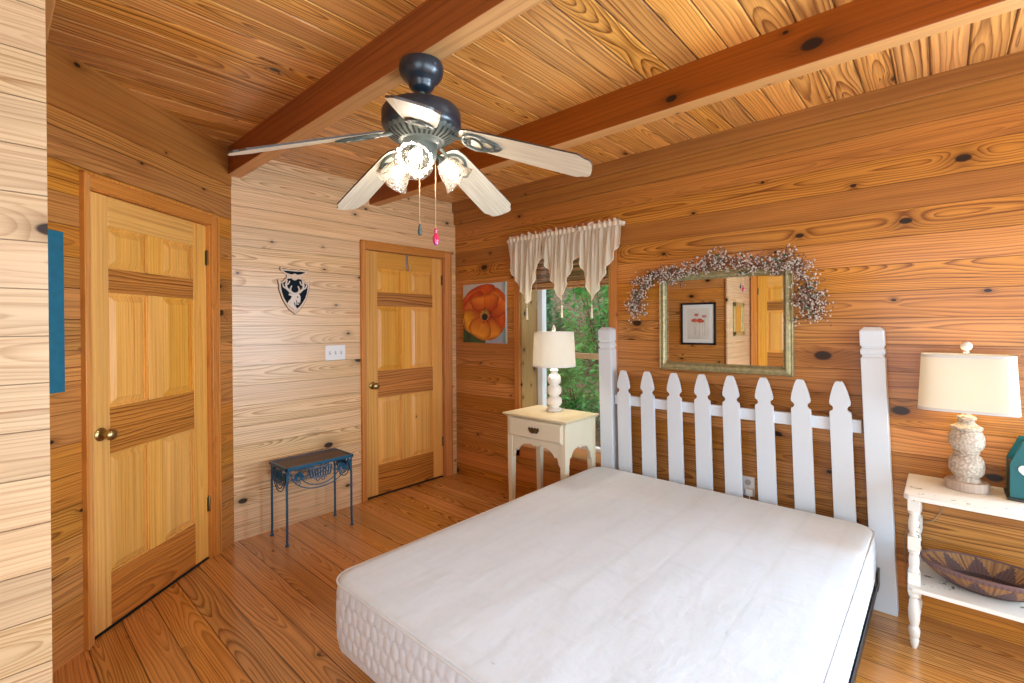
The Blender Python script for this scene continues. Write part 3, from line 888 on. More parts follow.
MB().prism(scallop(hx - 0.044, tz - 0.03, 0), XZ, y0 + 0.004, y0 + 0.024).obj('front_apron', 'cream', ns_, smooth=0)
for sx in (-1, 1):
    yc = (y0 + y1) / 2
    pl = scallop((y1 - y0) / 2 - 0.044, tz - 0.03, 0)
    MB().prism([(p + yc, z) for p, z in pl], YZ, sx * (hx - 0.006), sx * (hx - 0.024)).obj('side_apron', 'cream', ns_, smooth=0)
MB().box(-hx + 0.04, hx - 0.04, y1 - 0.026, y1 - 0.006, 0.58, tz - 0.03).obj('back_panel', 'cream', ns_)
MB().box(-hx + 0.03, hx - 0.03, y0 + 0.03, y1 - 0.03, 0.59, 0.60).obj('bottom_board', 'cream', ns_)
q = MB(); a, b_ = hx - 0.022, 0.008
zA, zB = 0.617, 0.748
q.box(-a, a, y0 - 0.006, y0 + 0.004, zA, zB)
vs = [(-a, y0 - 0.006, zA), (a, y0 - 0.006, zA), (a, y0 - 0.006, zB), (-a, y0 - 0.006, zB)]
vs += [(-a + .012, y0 - 0.014, zA + .012), (a - .012, y0 - 0.014, zA + .012), (a - .012, y0 - 0.014, zB - .012), (-a + .012, y0 - 0.014, zB - .012)]
q.add(vs, [(4, 5, 6, 7), (0, 1, 5, 4), (1, 2, 6, 5), (2, 3, 7, 6), (3, 0, 4, 7)])
dr = q.obj('drawer', 'cream', ns_, smooth=0)
q = MB(); pz = 0.684; yp = y0 - 0.015
bat = [(0, -0.020), (0.012, -0.014), (0.018, -0.020), (0.030, -0.012), (0.040, 0.004), (0.032, 0.018), (0.024, 0.010), (0.012, 0.016), (0, 0.010)]
bp = bat + [(-x, z) for x, z in reversed(bat[1:-1])]
q.prism([(x * 1.25, z * 1.2 + pz) for x, z in bp], XZ, yp - 0.003, yp)
q.tube([(0.026 * cos(a), yp - 0.008 - 0.008 * abs(sin(a)), pz + 0.004 - 0.022 * sin(a)) for a in [pi * i / 10 for i in range(11)]], 0.0028, 6)
for sx in (-1, 1): q.ball((sx * 0.026, yp - 0.006, pz + 0.004), 0.006, 8)
q.obj('drawer_pull', 'dark_brass', dr)

# ------------------------------------------------------------------ right console table
t = M('chipped_white_paint'); tcn = t.n('ShaderNodeTexCoord')
f = t.noise(tcn.outputs['Object'], 13, 5, 0.72); f2 = t.noise(tcn.outputs['Object'], 4, 2)
gp = t.n('ShaderNodeNewGeometry'); pt = X(t.nt, gp.outputs['Pointiness'])
chip = (f + (f2 - 0.5) * 0.35).step(0.625, 0.65)
c_ = t.mix(f2 * 0.5, (0.82, 0.80, 0.75), (0.72, 0.68, 0.60)); c_ = t.mix(chip * 0.9, c_, (0.10, 0.06, 0.04))
t.bsdf(c_, 0.5); t.bump(chip * -1.0, 0.001); MT['chipped'] = t.m
TB = (3.83, -0.21, 0)
tb = empty('console_table', 'chippy white side table with turned legs and low shelf right of the bed', 'side table', TB)
x0, x1, y0, y1 = 3.354 - TB[0], 4.30 - TB[0], -0.398 - TB[1], -0.006 - TB[1]
def tablepoly(x0, x1, y0, y1, c=0.016): return [(x0, y1), (x0, y0 + c), (x0 + c, y0), (x1 - c, y0), (x1, y0 + c), (x1, y1)]
MB().prism(tablepoly(x0, x1, y0, y1), XY, 0.663, 0.685).obj('top', 'chipped', tb, bevel=0.004)
MB().prism(tablepoly(x0 + 0.012, x1 - 0.012, y0 + 0.015, y1 - 0.01), XY, 0.266, 0.284).obj('shelf', 'chipped', tb, bevel=0.003)
lp = [(0.0155, 0.605), (0.019, 0.598), (0.019, 0.590), (0.0135, 0.584), (0.0165, 0.57), (0.0205, 0.545), (0.019, 0.52), (0.014, 0.505), (0.018, 0.50), (0.018, 0.494), (0.0155, 0.49)]
lp2 = [(0.0155, 0.432), (0.0195, 0.426), (0.0195, 0.418), (0.0145, 0.412), (0.0175, 0.40), (0.0185, 0.375), (0.0165, 0.352), (0.0195, 0.345), (0.0195, 0.336), (0.0155, 0.332)]
lp3 = [(0.0155, 0.245), (0.02, 0.238), (0.02, 0.228), (0.0135, 0.221), (0.017, 0.205), (0.0215, 0.165), (0.0195, 0.125), (0.0145, 0.098), (0.019, 0.09), (0.0205, 0.078), (0.0185, 0.055), (0.0145, 0.048), (0.017, 0.04), (0.014, 0.02), (0.008, 0.0)]
for xx in (3.386 - TB[0], 4.268 - TB[0]):
    for yy in (-0.328 - TB[1], -0.04 - TB[1]):
        q = MB()
        for z0, z1 in ((0.602, 0.664), (0.432, 0.492), (0.245, 0.334)): q.taper(xx, yy, z0, z1, 0.021, 0.021)
        for pr in (lp, lp2, lp3): q.lathe(list(reversed(pr)), (xx, yy, 0), 18)
        q.obj('leg', 'chipped', tb, bevel=0.002, smooth=30)

# ------------------------------------------------------------------ lamps
def shade_mat(name, col, tr):
    t = M(name); tc = t.n('ShaderNodeTexCoord')
    f = t.noise(tc.outputs['Object'], 160, 3, 0.7)
    c = t.mix(f, [x * 0.93 for x in col], col)
    d = t.n('ShaderNodeBsdfDiffuse'); tl = t.n('ShaderNodeBsdfTranslucent'); mx = t.n('ShaderNodeMixShader'); mx.inputs[0].default_value = tr
    t.link(c, d.inputs[0]); t.link(c, tl.inputs[0]); t.link(d.outputs[0], mx.inputs[1]); t.link(tl.outputs[0], mx.inputs[2]); t.link(mx.outputs[0], t.out.inputs[0])
    return t.m


MT['shade_white'] = shade_mat('white_drum_fabric', (0.88, 0.86, 0.80), 0.45)
MT['shade_linen'] = shade_mat('ivory_linen', (0.86, 0.82, 0.72), 0.38)
t = M('lit_bulb'); em = t.n('ShaderNodeEmission'); em.inputs[0].default_value = (1, 0.86, 0.66, 1); em.inputs[1].default_value = 7
t.link(em.outputs[0], t.out.inputs[0]); MT['bulb'] = t.m
MT['lamp_white'] = plain('white_turned_wood', (0.83, 0.80, 0.74), 0.5, nscale=18, namt=0.06)
t = M('carved_whitewash'); tcn = t.n('ShaderNodeTexCoord'); vo = t.n('ShaderNodeTexVoronoi'); vo.inputs['Scale'].default_value = 95
t.link(tcn.outputs['Object'], vo.inputs['Vector']); vd = X(t.nt, vo.outputs[0])
c_ = t.mix(vd.step(0.25, 0.75), (0.62, 0.53, 0.43), (0.42, 0.33, 0.25)); t.bsdf(c_, 0.7); t.bump(vd * -1.0, 0.004); MT['carved'] = t.m
MT['whitewash'] = wood('whitewashed_wood', 'z', 'x', (0.56, 0.44, 0.35), (0.40, 0.29, 0.22), None, contrast=0.6, knot=0.0, rough=0.6)

# left lamp
ZT = 0.78
l1 = empty('table_lamp', 'lit white lamp with round drum shade on the cream nightstand', 'lamp', (1.322, -0.19, ZT))
MB().lathe([(0.055, 0), (0.058, 0.004), (0.058, 0.014), (0.050, 0.022), (0.036, 0.028), (0.036, 0.036), (0.050, 0.046), (0.056, 0.062), (0.056, 0.088), (0.048, 0.102), (0.034, 0.110),
            (0.034, 0.118), (0.047, 0.126), (0.053, 0.142), (0.053, 0.168), (0.046, 0.184), (0.033, 0.192), (0.033, 0.200), (0.046, 0.210), (0.050, 0.228), (0.049, 0.250), (0.040, 0.268), (0.026, 0.282),
            (0.024, 0.292), (0.032, 0.300), (0.030, 0.310), (0.014, 0.318), (0.012, 0.36), (0.012, 0.40), (1e-5, 0.40)], n=32).obj('turned_base', 'lamp_white', l1)
sh = MB().shell([(0.157, 0.335), (0.160, 0.336), (0.155, 0.46), (0.149, 0.590), (0.146, 0.589), (0.152, 0.46), (0.157, 0.335)], n=56).obj('drum_shade', 'shade_white', l1, recalc=True)
MT['trim_grey'] = plain('grey_shade_trim', (0.60, 0.58, 0.55), 0.8)
MT['trim_white'] = plain('white_shade_trim', (0.82, 0.80, 0.76), 0.8)
for pr in ([(0.1608, 0.333), (0.1604, 0.345)], [(0.1500, 0.580), (0.1496, 0.592)]):
    MB().shell(pr, n=56).obj('shade_trim', 'trim_white', l1)
MB().ball((0, 0, 0.44), 0.026, 14, 1.25).obj('bulb', 'bulb', l1)
q = MB(); q.tube([(0.02, 0, 0.40), (0.055, 0, 0.46), (0.05, 0, 0.53), (0.0, 0, 0.588)], 0.002, 6).tube([(-0.02, 0, 0.40), (-0.055, 0, 0.46), (-0.05, 0, 0.53), (0.0, 0, 0.588)], 0.002, 6)
q.tube([(-0.148, 0, 0.585), (0.148, 0, 0.585)], 0.002, 6).tube([(0, -0.148, 0.585), (0, 0.148, 0.585)], 0.002, 6)
q.obj('harp', 'steel', l1)
MB().lathe([(0.006, 0.585), (0.007, 0.595), (0.014, 0.603), (0.015, 0.616), (0.010, 0.630), (0.004, 0.640), (1e-5, 0.642)], n=16).obj('finial', 'lamp_white', l1)
point('lamp_light', (1.322, -0.19, ZT + 0.44), 16, WARM, 0.036)

# right lamp: carved base, rectangular linen shade with rounded corners
ZR = 0.685
l2 = empty('table_lamp', 'lit lamp with carved whitewashed base and rectangular linen shade on the side table', 'lamp', (3.558, -0.135, ZR))
MB().lathe([(0.070, 0), (0.073, 0.003), (0.073, 0.034), (0.069, 0.040), (1e-5, 0.040)], n=40).obj('plinth', 'whitewash', l2)
MB().lathe([(0.052, 0.040), (0.046, 0.046), (0.042, 0.056), (0.050, 0.066), (0.058, 0.080), (0.060, 0.10), (0.058, 0.128), (0.050, 0.146), (0.040, 0.154),
            (0.041, 0.160), (0.046, 0.164), (0.041, 0.170), (0.046, 0.176), (0.056, 0.188), (0.060, 0.206), (0.059, 0.232), (0.053, 0.252), (0.044, 0.262)], n=40).obj('carved_base', 'carved', l2)
MB().lathe([(0.048, 0.262), (0.054, 0.268), (0.054, 0.276), (0.040, 0.284), (0.028, 0.296), (0.026, 0.306), (0.034, 0.312), (0.032, 0.322), (0.016, 0.328), (0.012, 0.34), (0.012, 0.41), (1e-5, 0.41)], n=32).obj('neck', 'carved', l2)
SX, SY = 1.0, 0.62
prof = [(0.161, 0.350), (0.164, 0.351), (0.159, 0.45), (0.152, 0.594), (0.149, 0.593), (0.156, 0.45), (0.161, 0.350)]
MB().shell(prof, n=72, sx=SX, sy=SY, expo=5.0).obj('linen_shade', 'shade_linen', l2)
for pr in ([(0.1645, 0.348), (0.1640, 0.360)], [(0.1530, 0.584), (0.1525, 0.596)]):
    MB().shell(pr, n=72, sx=SX, sy=SY, expo=5.0).obj('shade_trim', 'trim_grey', l2)
MB().ball((0, 0, 0.45), 0.026, 14, 1.25).obj('bulb', 'bulb', l2)
q = MB(); q.tube([(0.02, 0, 0.41), (0.055, 0, 0.47), (0.05, 0, 0.54), (0, 0, 0.603)], 0.002, 6).tube([(-0.02, 0, 0.41), (-0.055, 0, 0.47), (-0.05, 0, 0.54), (0, 0, 0.603)], 0.002, 6)
q.tube([(-0.15, 0, 0.591), (0.15, 0, 0.591)], 0.002, 6).tube([(0, -0.092, 0.591), (0, 0.092, 0.591)], 0.002, 6)
q.obj('harp', 'steel', l2)
MT['finial_glass'] = plain('frosted_glass_ball', (0.85, 0.82, 0.76), 0.15, spec=0.8)
q = MB(); q.lathe([(0.005, 0.600), (0.012, 0.604), (0.008, 0.612), (1e-5, 0.614)], n=14).ball((0, 0, 0.632), 0.021, 16)
q.obj('finial', 'finial_glass', l2)
point('lamp_light', (3.558, -0.135, ZR + 0.45), 4.8, (1.0, 0.72, 0.36), 0.036)

# ------------------------------------------------------------------ ceiling fan
fan = empty('ceiling_fan', 'dark ceiling fan with five pale blades and three lit glass shades', 'ceiling fan', (2.020, -1.930, HB))
FC = Vector((2.020, -1.930, HB))
MB().lathe([(0.062, 0), (0.081, -0.004), (0.084, -0.016), (0.083, -0.034), (0.077, -0.050), (0.066, -0.064), (0.052, -0.074), (0.048, -0.082), (0.046, -0.092), (0.036, -0.104), (0.020, -0.110), (1e-5, -0.110)], n=36).obj('canopy', 'bronze', fan)
MB().lathe([(0.013, -0.08), (0.013, -0.150)], n=16).obj('downrod', 'pewter', fan)
MB().lathe([(0.020, -0.145), (0.030, -0.156), (0.060, -0.164), (0.118, -0.170), (0.140, -0.178), (0.148, -0.192), (0.148, -0.240), (0.143, -0.252), (0.132, -0.262), (1e-5, -0.262)], n=48).obj('motor_housing', 'bronze', fan)
MB().shell([(0.140, -0.250), (0.132, -0.268), (0.112, -0.284), (0.082, -0.296), (0.062, -0.300)], n=120, flute=0.012, nf=30).obj('vented_band', 'pewter', fan)
q = MB()
for i in range(34):
    a = 2 * pi * i / 34; ca, sa = cos(a), sin(a); w_ = 0.0045
    pts = [(0.129, -0.2715), (0.111, -0.2860), (0.086, -0.2960)]
    vs = []
    for r_, z_ in pts:
        vs += [(r_ * ca - w_ * sa, r_ * sa + w_ * ca, z_), (r_ * ca + w_ * sa, r_ * sa - w_ * ca, z_)]
    q.add(vs, [(0, 1, 3, 2), (2, 3, 5, 4)])
q.obj('vent_slots', 'void', fan, smooth=0, recalc=False)['kind'] = 'stuff'
MB().lathe([(0.070, -0.262), (0.072, -0.300), (0.060, -0.310), (0.056, -0.345), (0.052, -0.365), (0.040, -0.378), (0.034, -0.392), (0.020, -0.404), (1e-5, -0.406)], n=32).obj('switch_housing', 'pewter', fan)
t = M('whitewashed_blade'); co = t.co()
f = t.noise(t.vec(co['x'] * 5.0, co['y'] * 160.0, co['z']), 1.0, 3)
t.bsdf(t.mix(f.step(0.3, 0.75), (0.75, 0.70, 0.57), (0.55, 0.47, 0.35)), 0.45); MT['blade'] = t.m
MT['blade_dark'] = plain('dark_blade_top', (0.05, 0.035, 0.028), 0.4)
r0, r1 = 0.150, 0.655
droop = math.asin(0.150 / (r1 - r0))
A0 = 0.567
for k in range(5):
    a = A0 + k * 2 * pi / 5
    lb = r1 - r0
    # outline of a blade from above, x along the blade, with a scalloped end
    up_ = [(0, 0.034), (0.012, 0.050), (0.05, 0.059), (0.16, 0.064), (0.30, 0.069), (lb - 0.060, 0.073), (lb - 0.050, 0.071), (lb - 0.030, 0.058), (lb - 0.014, 0.054), (lb - 0.004, 0.044), (lb, 0.030), (lb + 0.002, 0)]
    pl = up_ + [(x, -y) for x, y in reversed(up_[:-1])]
    q = MB(); n = len(pl); th = 0.0065
    o = 0
    q.v = [(x, y, 0) for x, y in pl] + [(x, y, th) for x, y in pl]
    q.cur = 0; q.face(tuple(range(n - 1, -1, -1)))
    q.cur = 1; q.face(tuple(range(n, 2 * n)))
    for i in range(n): q.face((i, (i + 1) % n, n + (i + 1) % n, n + i))
    b = q.obj('blade', ['blade', 'blade_dark'], fan, smooth=0)
    Rm = Matrix.Rotation(a, 4, 'Z') @ Matrix.Rotation(droop, 4, 'Y') @ Matrix.Rotation(radians(-13), 4, 'X')
    b.matrix_local = Matrix.Translation(Vector((r0 * cos(a), r0 * sin(a), -0.290))) @ Rm
    # scrolled iron under the root of the blade
    q = MB(); zt = -0.006
    q.tube([(-0.110, 0, 0.022), (-0.07, 0, 0.010), (-0.03, 0, -0.004), (0.03, 0, zt)], [0.009, 0.008, 0.008, 0.006], 8)
    lp_ = [(0.075 + 0.062 * cos(s), 0.044 * sin(s) * (1 - 0.25 * cos(s)), zt) for s in [2 * pi * i / 28 for i in range(28)]]
    q.tube(lp_, 0.006, 6, closed=True)
    q.tube([(0.020 + 0.020 * s + 0.012 * cos(s * 2.4), 0.022 * sin(s * 2.4), zt) for s in [i * 0.16 for i in range(22)]], 0.0048, 6)
    q.tube([(0.09, 0.024, zt), (0.120, 0.030, zt), (0.150, 0.018, zt), (0.168, 0.0, zt)], [0.006, 0.006, 0.005, 0.003], 6)
    q.tube([(0.09, -0.024, zt), (0.120, -0.030, zt), (0.150, -0.018, zt), (0.168, 0.0, zt)], [0.006, 0.006, 0.005, 0.003], 6)
    q.obj('blade_iron', 'pewter', b)
# light kit
t = M('ribbed_glass'); tcn = t.n('ShaderNodeTexCoord')
vo = t.n('ShaderNodeTexVoronoi'); vo.inputs['Scale'].default_value = 75; t.link(tcn.outputs['Object'], vo.inputs['Vector'])
vd = X(t.nt, vo.outputs[0])
tr = t.n('ShaderNodeBsdfTransparent'); tr.inputs[0].default_value = (0.97, 0.95, 0.92, 1)
tl = t.n('ShaderNodeBsdfTranslucent'); tl.inputs[0].default_value = (0.55, 0.52, 0.46, 1)
gs = t.n('ShaderNodeBsdfGlossy'); gs.inputs['Roughness'].default_value = 0.08
m1 = t.n('ShaderNodeMixShader'); t.link((vd.step(0.2, 0.8) * 0.30 + 0.06), m1.inputs[0]); t.link(tr.outputs[0], m1.inputs[1]); t.link(tl.outputs[0], m1.inputs[2])
m2 = t.n('ShaderNodeMixShader'); lw = t.n('ShaderNodeLayerWeight'); lw.inputs[0].default_value = 0.35
bp = t.n('ShaderNodeBump'); bp.inputs['Distance'].default_value = 0.0015; t.link(vd, bp.inputs['Height'])
for z in (gs, tl, lw): t.link(bp.outputs[0], z.inputs['Normal'])
t.link(X(t.nt, lw.outputs[1]) * 0.8, m2.inputs[0]); t.link(m1.outputs[0], m2.inputs[1]); t.link(gs.outputs[0], m2.inputs[2]); t.link(m2.outputs[0], t.out.inputs[0])
MT['fan_glass'] = t.m
for az in (-48, 72, 192):
    a = radians(az)
    tilt = radians(48)
    axis = Vector((cos(a) * sin(tilt), sin(a) * sin(tilt), -cos(tilt)))
    neck = Vector((0.068 * cos(a), 0.068 * sin(a), -0.345))
    q = MB(); q.tube([(0.035 * cos(a), 0.035 * sin(a), -0.335), neck, neck + axis * 0.022], [0.011, 0.012, 0.02], 12)
    arm = q.obj('lamp_arm', 'pewter', fan)
    Rm = axis.to_track_quat('Z', 'Y').to_matrix()
    base = neck + axis * 0.016
    prof = [(0.024, 0.0), (0.030, 0.008), (0.041, 0.026), (0.047, 0.048), (0.051, 0.068), (0.058, 0.086), (0.069, 0.100), (0.067, 0.101), (0.056, 0.087), (0.049, 0.068), (0.045, 0.048), (0.039, 0.027), (0.028, 0.010), (0.022, 0.001)]
    g_ = MB().shell(prof, tuple(base), 48, Rm, flute=0.02, nf=16).obj('glass_shade', 'fan_glass', fan, smooth=60)
    MB().lathe([(0.010, 0.0), (0.012, 0.020), (0.022, 0.040), (0.026, 0.055), (0.022, 0.072), (0.010, 0.081), (1e-5, 0.082)], tuple(base), 16, Rm).obj('bulb', 'bulb', g_)
    p = FC + base + axis * 0.055
    point('fan_light', tuple(p), 7.5, (1.0, 0.93, 0.82), 0.034)
# pull chains
MT['chain'] = plain('brass_chain', (0.55, 0.42, 0.25), 0.35, metal=0.8)
t = M('ruby_glass'); co = t.co()
t.bsdf(t.mix(co['z'].step(-0.66, -0.70), (0.62, 0.02, 0.09), (0.25, 0.03, 0.30)), 0.12, spec=0.8); MT['ruby'] = t.m
for (ox, oy, ln, kind) in ((-0.008, -0.006, 0.630, 'pewter'), (0.030, 0.040, 0.650, 'ruby')):
    z0 = -0.37
    c_ = MB().tube([(ox, oy, z0), (ox, oy, -ln + 0.02)], 0.0016, 6).obj('pull_chain', 'chain', fan)
    if kind == 'pewter':
        MB().lathe([(0.003, -ln + 0.025), (0.006, -ln + 0.012), (0.0085, -ln - 0.005), (0.007, -ln - 0.016), (1e-5, -ln - 0.020)], (ox, oy, 0), 14).obj('pull_knob', 'pewter', c_)
    else:
        MB().lathe([(0.003, -ln + 0.030), (0.007, -ln + 0.022), (0.005, -ln + 0.012), (0.0115, -ln - 0.002), (0.013, -ln - 0.016), (0.008, -ln - 0.032), (1e-5, -ln - 0.036)], (ox, oy, 0), 16).obj('pull_knob', 'ruby', c_)


# ------------------------------------------------------------------ painted pictures (colour per small cell of the canvas)
def painted(name, fn, x0, x1, z0, z1, y, nx, nz, parent, rough=0.6, axis='x'):
    """colour grid facing -y; fn(s,t) gives a linear colour, s from left, t from the bottom as seen"""
    me = bpy.data.meshes.new(name); vs, fs, cols = [], [], []
    for j in range(nz + 1):
        for i in range(nx + 1):
            vs.append((x0 + (x1 - x0) * i / nx, y, z0 + (z1 - z0) * j / nz))
    for j in range(nz):
        for i in range(nx):
            a = j * (nx + 1) + i; fs.append((a, a + 1, a + nx + 2, a + nx + 1)); cols.append(fn((i + .5) / nx, (j + .5) / nz))
    me.from_pydata(vs, [], fs); me.update()
    at = me.color_attributes.new('paint', 'FLOAT_COLOR', 'CORNER')
    buf = []
    for c in cols: buf += [c[0], c[1], c[2], 1.0] * 4
    at.data.foreach_set('color', buf)
    t = M(name + '_paint'); n = t.n('ShaderNodeVertexColor'); n.layer_name = 'paint'; t.bsdf(n.outputs[0], rough); me.materials.append(t.m)
    o = bpy.data.objects.new(name, me); C.objects.link(o)
    if parent: o.parent = parent
    return o


def lerp(a, b, k): return tuple(x + (y - x) * k for x, y in zip(a, b))


def vnoise(x, y):
    def h(i, j): return (math.sin(i * 127.1 + j * 311.7) * 43758.5453) % 1.0
    i, j = math.floor(x), math.floor(y); fx, fy = x - i, y - j
    fx = fx * fx * (3 - 2 * fx); fy = fy * fy * (3 - 2 * fy)
    return (h(i, j) * (1 - fx) + h(i + 1, j) * fx) * (1 - fy) + (h(i, j + 1) * (1 - fx) + h(i + 1, j + 1) * fx) * fy


RED, ORG, YEL, DRK = (0.55, 0.050, 0.012), (0.78, 0.17, 0.014), (0.86, 0.38, 0.03), (0.14, 0.012, 0.012)
# petals, front first: centre of the petal's far edge (x, y), half width, base and tip colours; x from left and y from the bottom in canvas widths
PC = (0.53, 0.60)
PET = [((0.36, 0.16), 0.20, (0.72, 0.16, 0.015), (0.88, 0.42, 0.04)), ((0.70, 0.12), 0.19, (0.70, 0.13, 0.012), (0.85, 0.34, 0.03)),
       ((0.06, 0.42), 0.20, (0.50, 0.07, 0.01), (0.90, 0.47, 0.03)), ((0.50, 1.03), 0.24, (0.55, 0.045, 0.01), (0.80, 0.22, 0.02)),
       ((0.14, 0.93), 0.25, (0.30, 0.02, 0.01), (0.66, 0.085, 0.014)), ((0.92, 0.95), 0.22, (0.42, 0.03, 0.01), (0.80, 0.20, 0.018)),
       ((0.98, 0.58), 0.22, DRK, (0.72, 0.12, 0.014)), ((0.90, 0.28), 0.20, (0.22, 0.02, 0.012), (0.80, 0.26, 0.02)),
       ((0.32, 1.16), 0.30, RED, (0.70, 0.11, 0.014)), ((0.74, 1.14), 0.28, RED, (0.74, 0.15, 0.015)), ((0.04, 0.66), 0.24, (0.25, 0.02, 0.01), (0.72, 0.12, 0.015))]


def poppy(s, t):
    x, y = s, t * 1.30
    wx = x + 0.05 * (vnoise(s * 5, t * 5) - .5); wy = y + 0.05 * (vnoise(s * 5 + 9, t * 5) - .5)
    bg = lerp((0.50, 0.50, 0.47), (0.58, 0.58, 0.62), s)
    if t < 0.32 and s < 0.55: bg = lerp((0.015, 0.045, 0.025), (0.06, 0.11, 0.04), vnoise(s * 8, t * 9))
    elif t < 0.32: bg = lerp((0.42, 0.40, 0.60), (0.28, 0.42, 0.52), vnoise(s * 9, t * 9))
    if s > 0.90: bg = lerp(bg, (0.05, 0.26, 0.27), (s - .90) * 10 * (0.4 + 0.6 * vnoise(3, t * 5)))
    col = bg
    for k, ((tx, ty), hw, ci, co_) in enumerate(PET):
        ax, ay = (tx - PC[0]) * 1.06, (ty - PC[1]) * 1.06; hw = hw * 1.12; ln = hypot(ax, ay); ux, uy = ax / ln, ay / ln
        qx, qy = wx - PC[0], wy - PC[1]
        a = (qx * ux + qy * uy) / ln; b = (-qx * uy + qy * ux)
        if 0 < a < 1.05:
            w = hw * (0.30 + 1.0 * sin(min(1.0, a * 1.02) * pi * 0.62)) * sqrt(max(0.0, 1 - max(0, a - 0.72) ** 2 / 0.105))
            w *= 1 + 0.10 * (vnoise(a * 9 + k * 3, k) - .5)
            if abs(b) < w:
                e = abs(b) / w
                col = lerp(lerp(ci, DRK, 0.35), co_, min(1, a * 1.05) ** 1.3)
                stv = vnoise(b * 55 + k * 7, a * 3)
                col = lerp(col, lerp(ci, DRK, 0.4), 0.85 * max(0, stv - 0.40) * (1.3 - a))
                if b > 0 and a > 0.35: col = lerp(col, lerp(co_, (0.92, 0.55, 0.10), 0.5), 0.5 * (1 - e) * vnoise(a * 6, k + 3))
                rim = max(e ** 5, max(0, (a - 0.86) / 0.19))
                col = lerp(col, (0.30, 0.025, 0.012), 0.9 * rim)
                break
    rx, ry = x - PC[0], y - PC[1]; r = hypot(rx, ry); an = math.degrees(atan2(ry, rx))
    if r < 0.20:
        spk = vnoise(an * 0.22, 2)
        if hypot(rx * 1.1, ry + 0.03) < 0.075: col = (0.012, 0.012, 0.022)
        elif hypot(rx - 0.01, (ry - 0.065) * 0.8) < 0.045: col = lerp((0.48, 0.42, 0.05), (0.10, 0.11, 0.02), vnoise(s * 34, t * 34))
        elif r < 0.115: col = lerp((0.66, 0.36, 0.09), (0.30, 0.05, 0.02), spk)
        elif spk > 0.5 and rx > -0.05: col = lerp(DRK, col, (r - 0.115) / 0.085)
    return col


pc = empty('canvas_painting', 'canvas painting of a big orange poppy beside the window', 'painting', (0.407, 0, 1.263))
MB().box(-0.270, 0.270, -0.026, -0.002, 0, 0.535).obj('stretched_canvas', plain('canvas_edge', (0.62, 0.60, 0.56), 0.8), pc, smooth=0)
painted('painted_face', poppy, -0.2695, 0.2695, 0.0005, 0.5345, -0.0264, 110, 110, pc)

# framed poppy print on the alcove wall, seen in the mirror
def print_fn(s, t):
    col = lerp((0.74, 0.70, 0.60), (0.66, 0.60, 0.50), vnoise(s * 4, t * 4))
    for (px, py, rx, ry, c) in ((0.22, 0.74, .12, .05, (0.62, 0.30, 0.30)), (0.58, 0.79, .11, .045, (0.55, 0.16, 0.12)), (0.42, 0.60, .14, .07, (0.66, 0.10, 0.05)), (0.66, 0.61, .15, .06, (0.66, 0.13, 0.07)), (0.30, 0.58, .08, .05, (0.62, 0.14, 0.08))):
        k = ((s - px) / rx) ** 2 + ((t - py) / ry) ** 2
        if k < 1 + 0.3 * (vnoise(s * 22, t * 22) - .5): return lerp(c, (0.20, 0.03, 0.02), 0.35 * vnoise(s * 30, t * 30))
        if abs(s - px - (py - t) * 0.05 * (1 if px > .4 else -1)) < 0.008 and 0.12 < t < py: return (0.42, 0.34, 0.26)
    if t < 0.3: col = lerp(col, (0.52, 0.46, 0.38), 0.5 * vnoise(s * 14, 1) * (1 - t / 0.3))
    return col


pf = empty('framed_print', 'black framed print of red poppies reflected in the mirror', 'picture', (1.215, YE, 1.163), pi)
q = MB()
for b in ((-0.216, -0.192, 0, 0.522), (0.192, 0.216, 0, 0.522), (-0.216, 0.216, 0, 0.024), (-0.216, 0.216, 0.498, 0.522)): q.box(b[0], b[1], -0.022, -0.001, b[2], b[3])
q.obj('frame', 'black_metal', pf, bevel=0.002, smooth=0)
MB().box(-0.195, 0.195, -0.012, -0.001, 0.02, 0.502).obj('mat_board', plain('mat_board', (0.78, 0.75, 0.68), 0.8), pf, smooth=0)
painted('print_sheet', print_fn, -0.135, 0.135, 0.07, 0.452, -0.0125, 60, 80, pf)

# small gold framed mirror on the near wall, only seen in reflection
gm = empty('small_mirror', 'small gold framed mirror on the near wall, seen reflected', 'mirror', (XN, -3.315, 1.275), pi / 2)
MT['gold'] = plain('old_gold', (0.52, 0.40, 0.16), 0.38, metal=0.5, nscale=30, namt=0.3)
MT['mirror'] = plain('mirror_glass', (0.86, 0.87, 0.86), 0.0, metal=1.0)
q = MB()
for b in ((-0.19, -0.14, 0, 0.41), (0.14, 0.19, 0, 0.41), (-0.19, 0.19, 0, 0.05), (-0.19, 0.19, 0.36, 0.41)): q.box(b[0], b[1], -0.022, -0.001, b[2], b[3])
q.obj('frame', 'gold', gm, bevel=0.004, smooth=0)
MB().box(-0.142, 0.142, -0.010, -0.001, 0.048, 0.362).obj('glass', 'mirror', gm, smooth=0)

# ------------------------------------------------------------------ mirror over the bed
mi = empty('wall_mirror', 'rectangular mirror in a gold green frame above the headboard', 'mirror', (2.468, -0.002, 1.124))
t = M('gilt_green_frame'); tcn = t.n('ShaderNodeTexCoord'); f = t.noise(tcn.outputs['Object'], 55, 4, 0.7)
t.bsdf(t.mix(f.step(0.3, 0.7), (0.50, 0.42, 0.20), (0.24, 0.22, 0.12)), 0.36, 0.4); t.bump(f, 0.003); MT['gilt'] = t.m
w2, hh = 0.394, 0.632
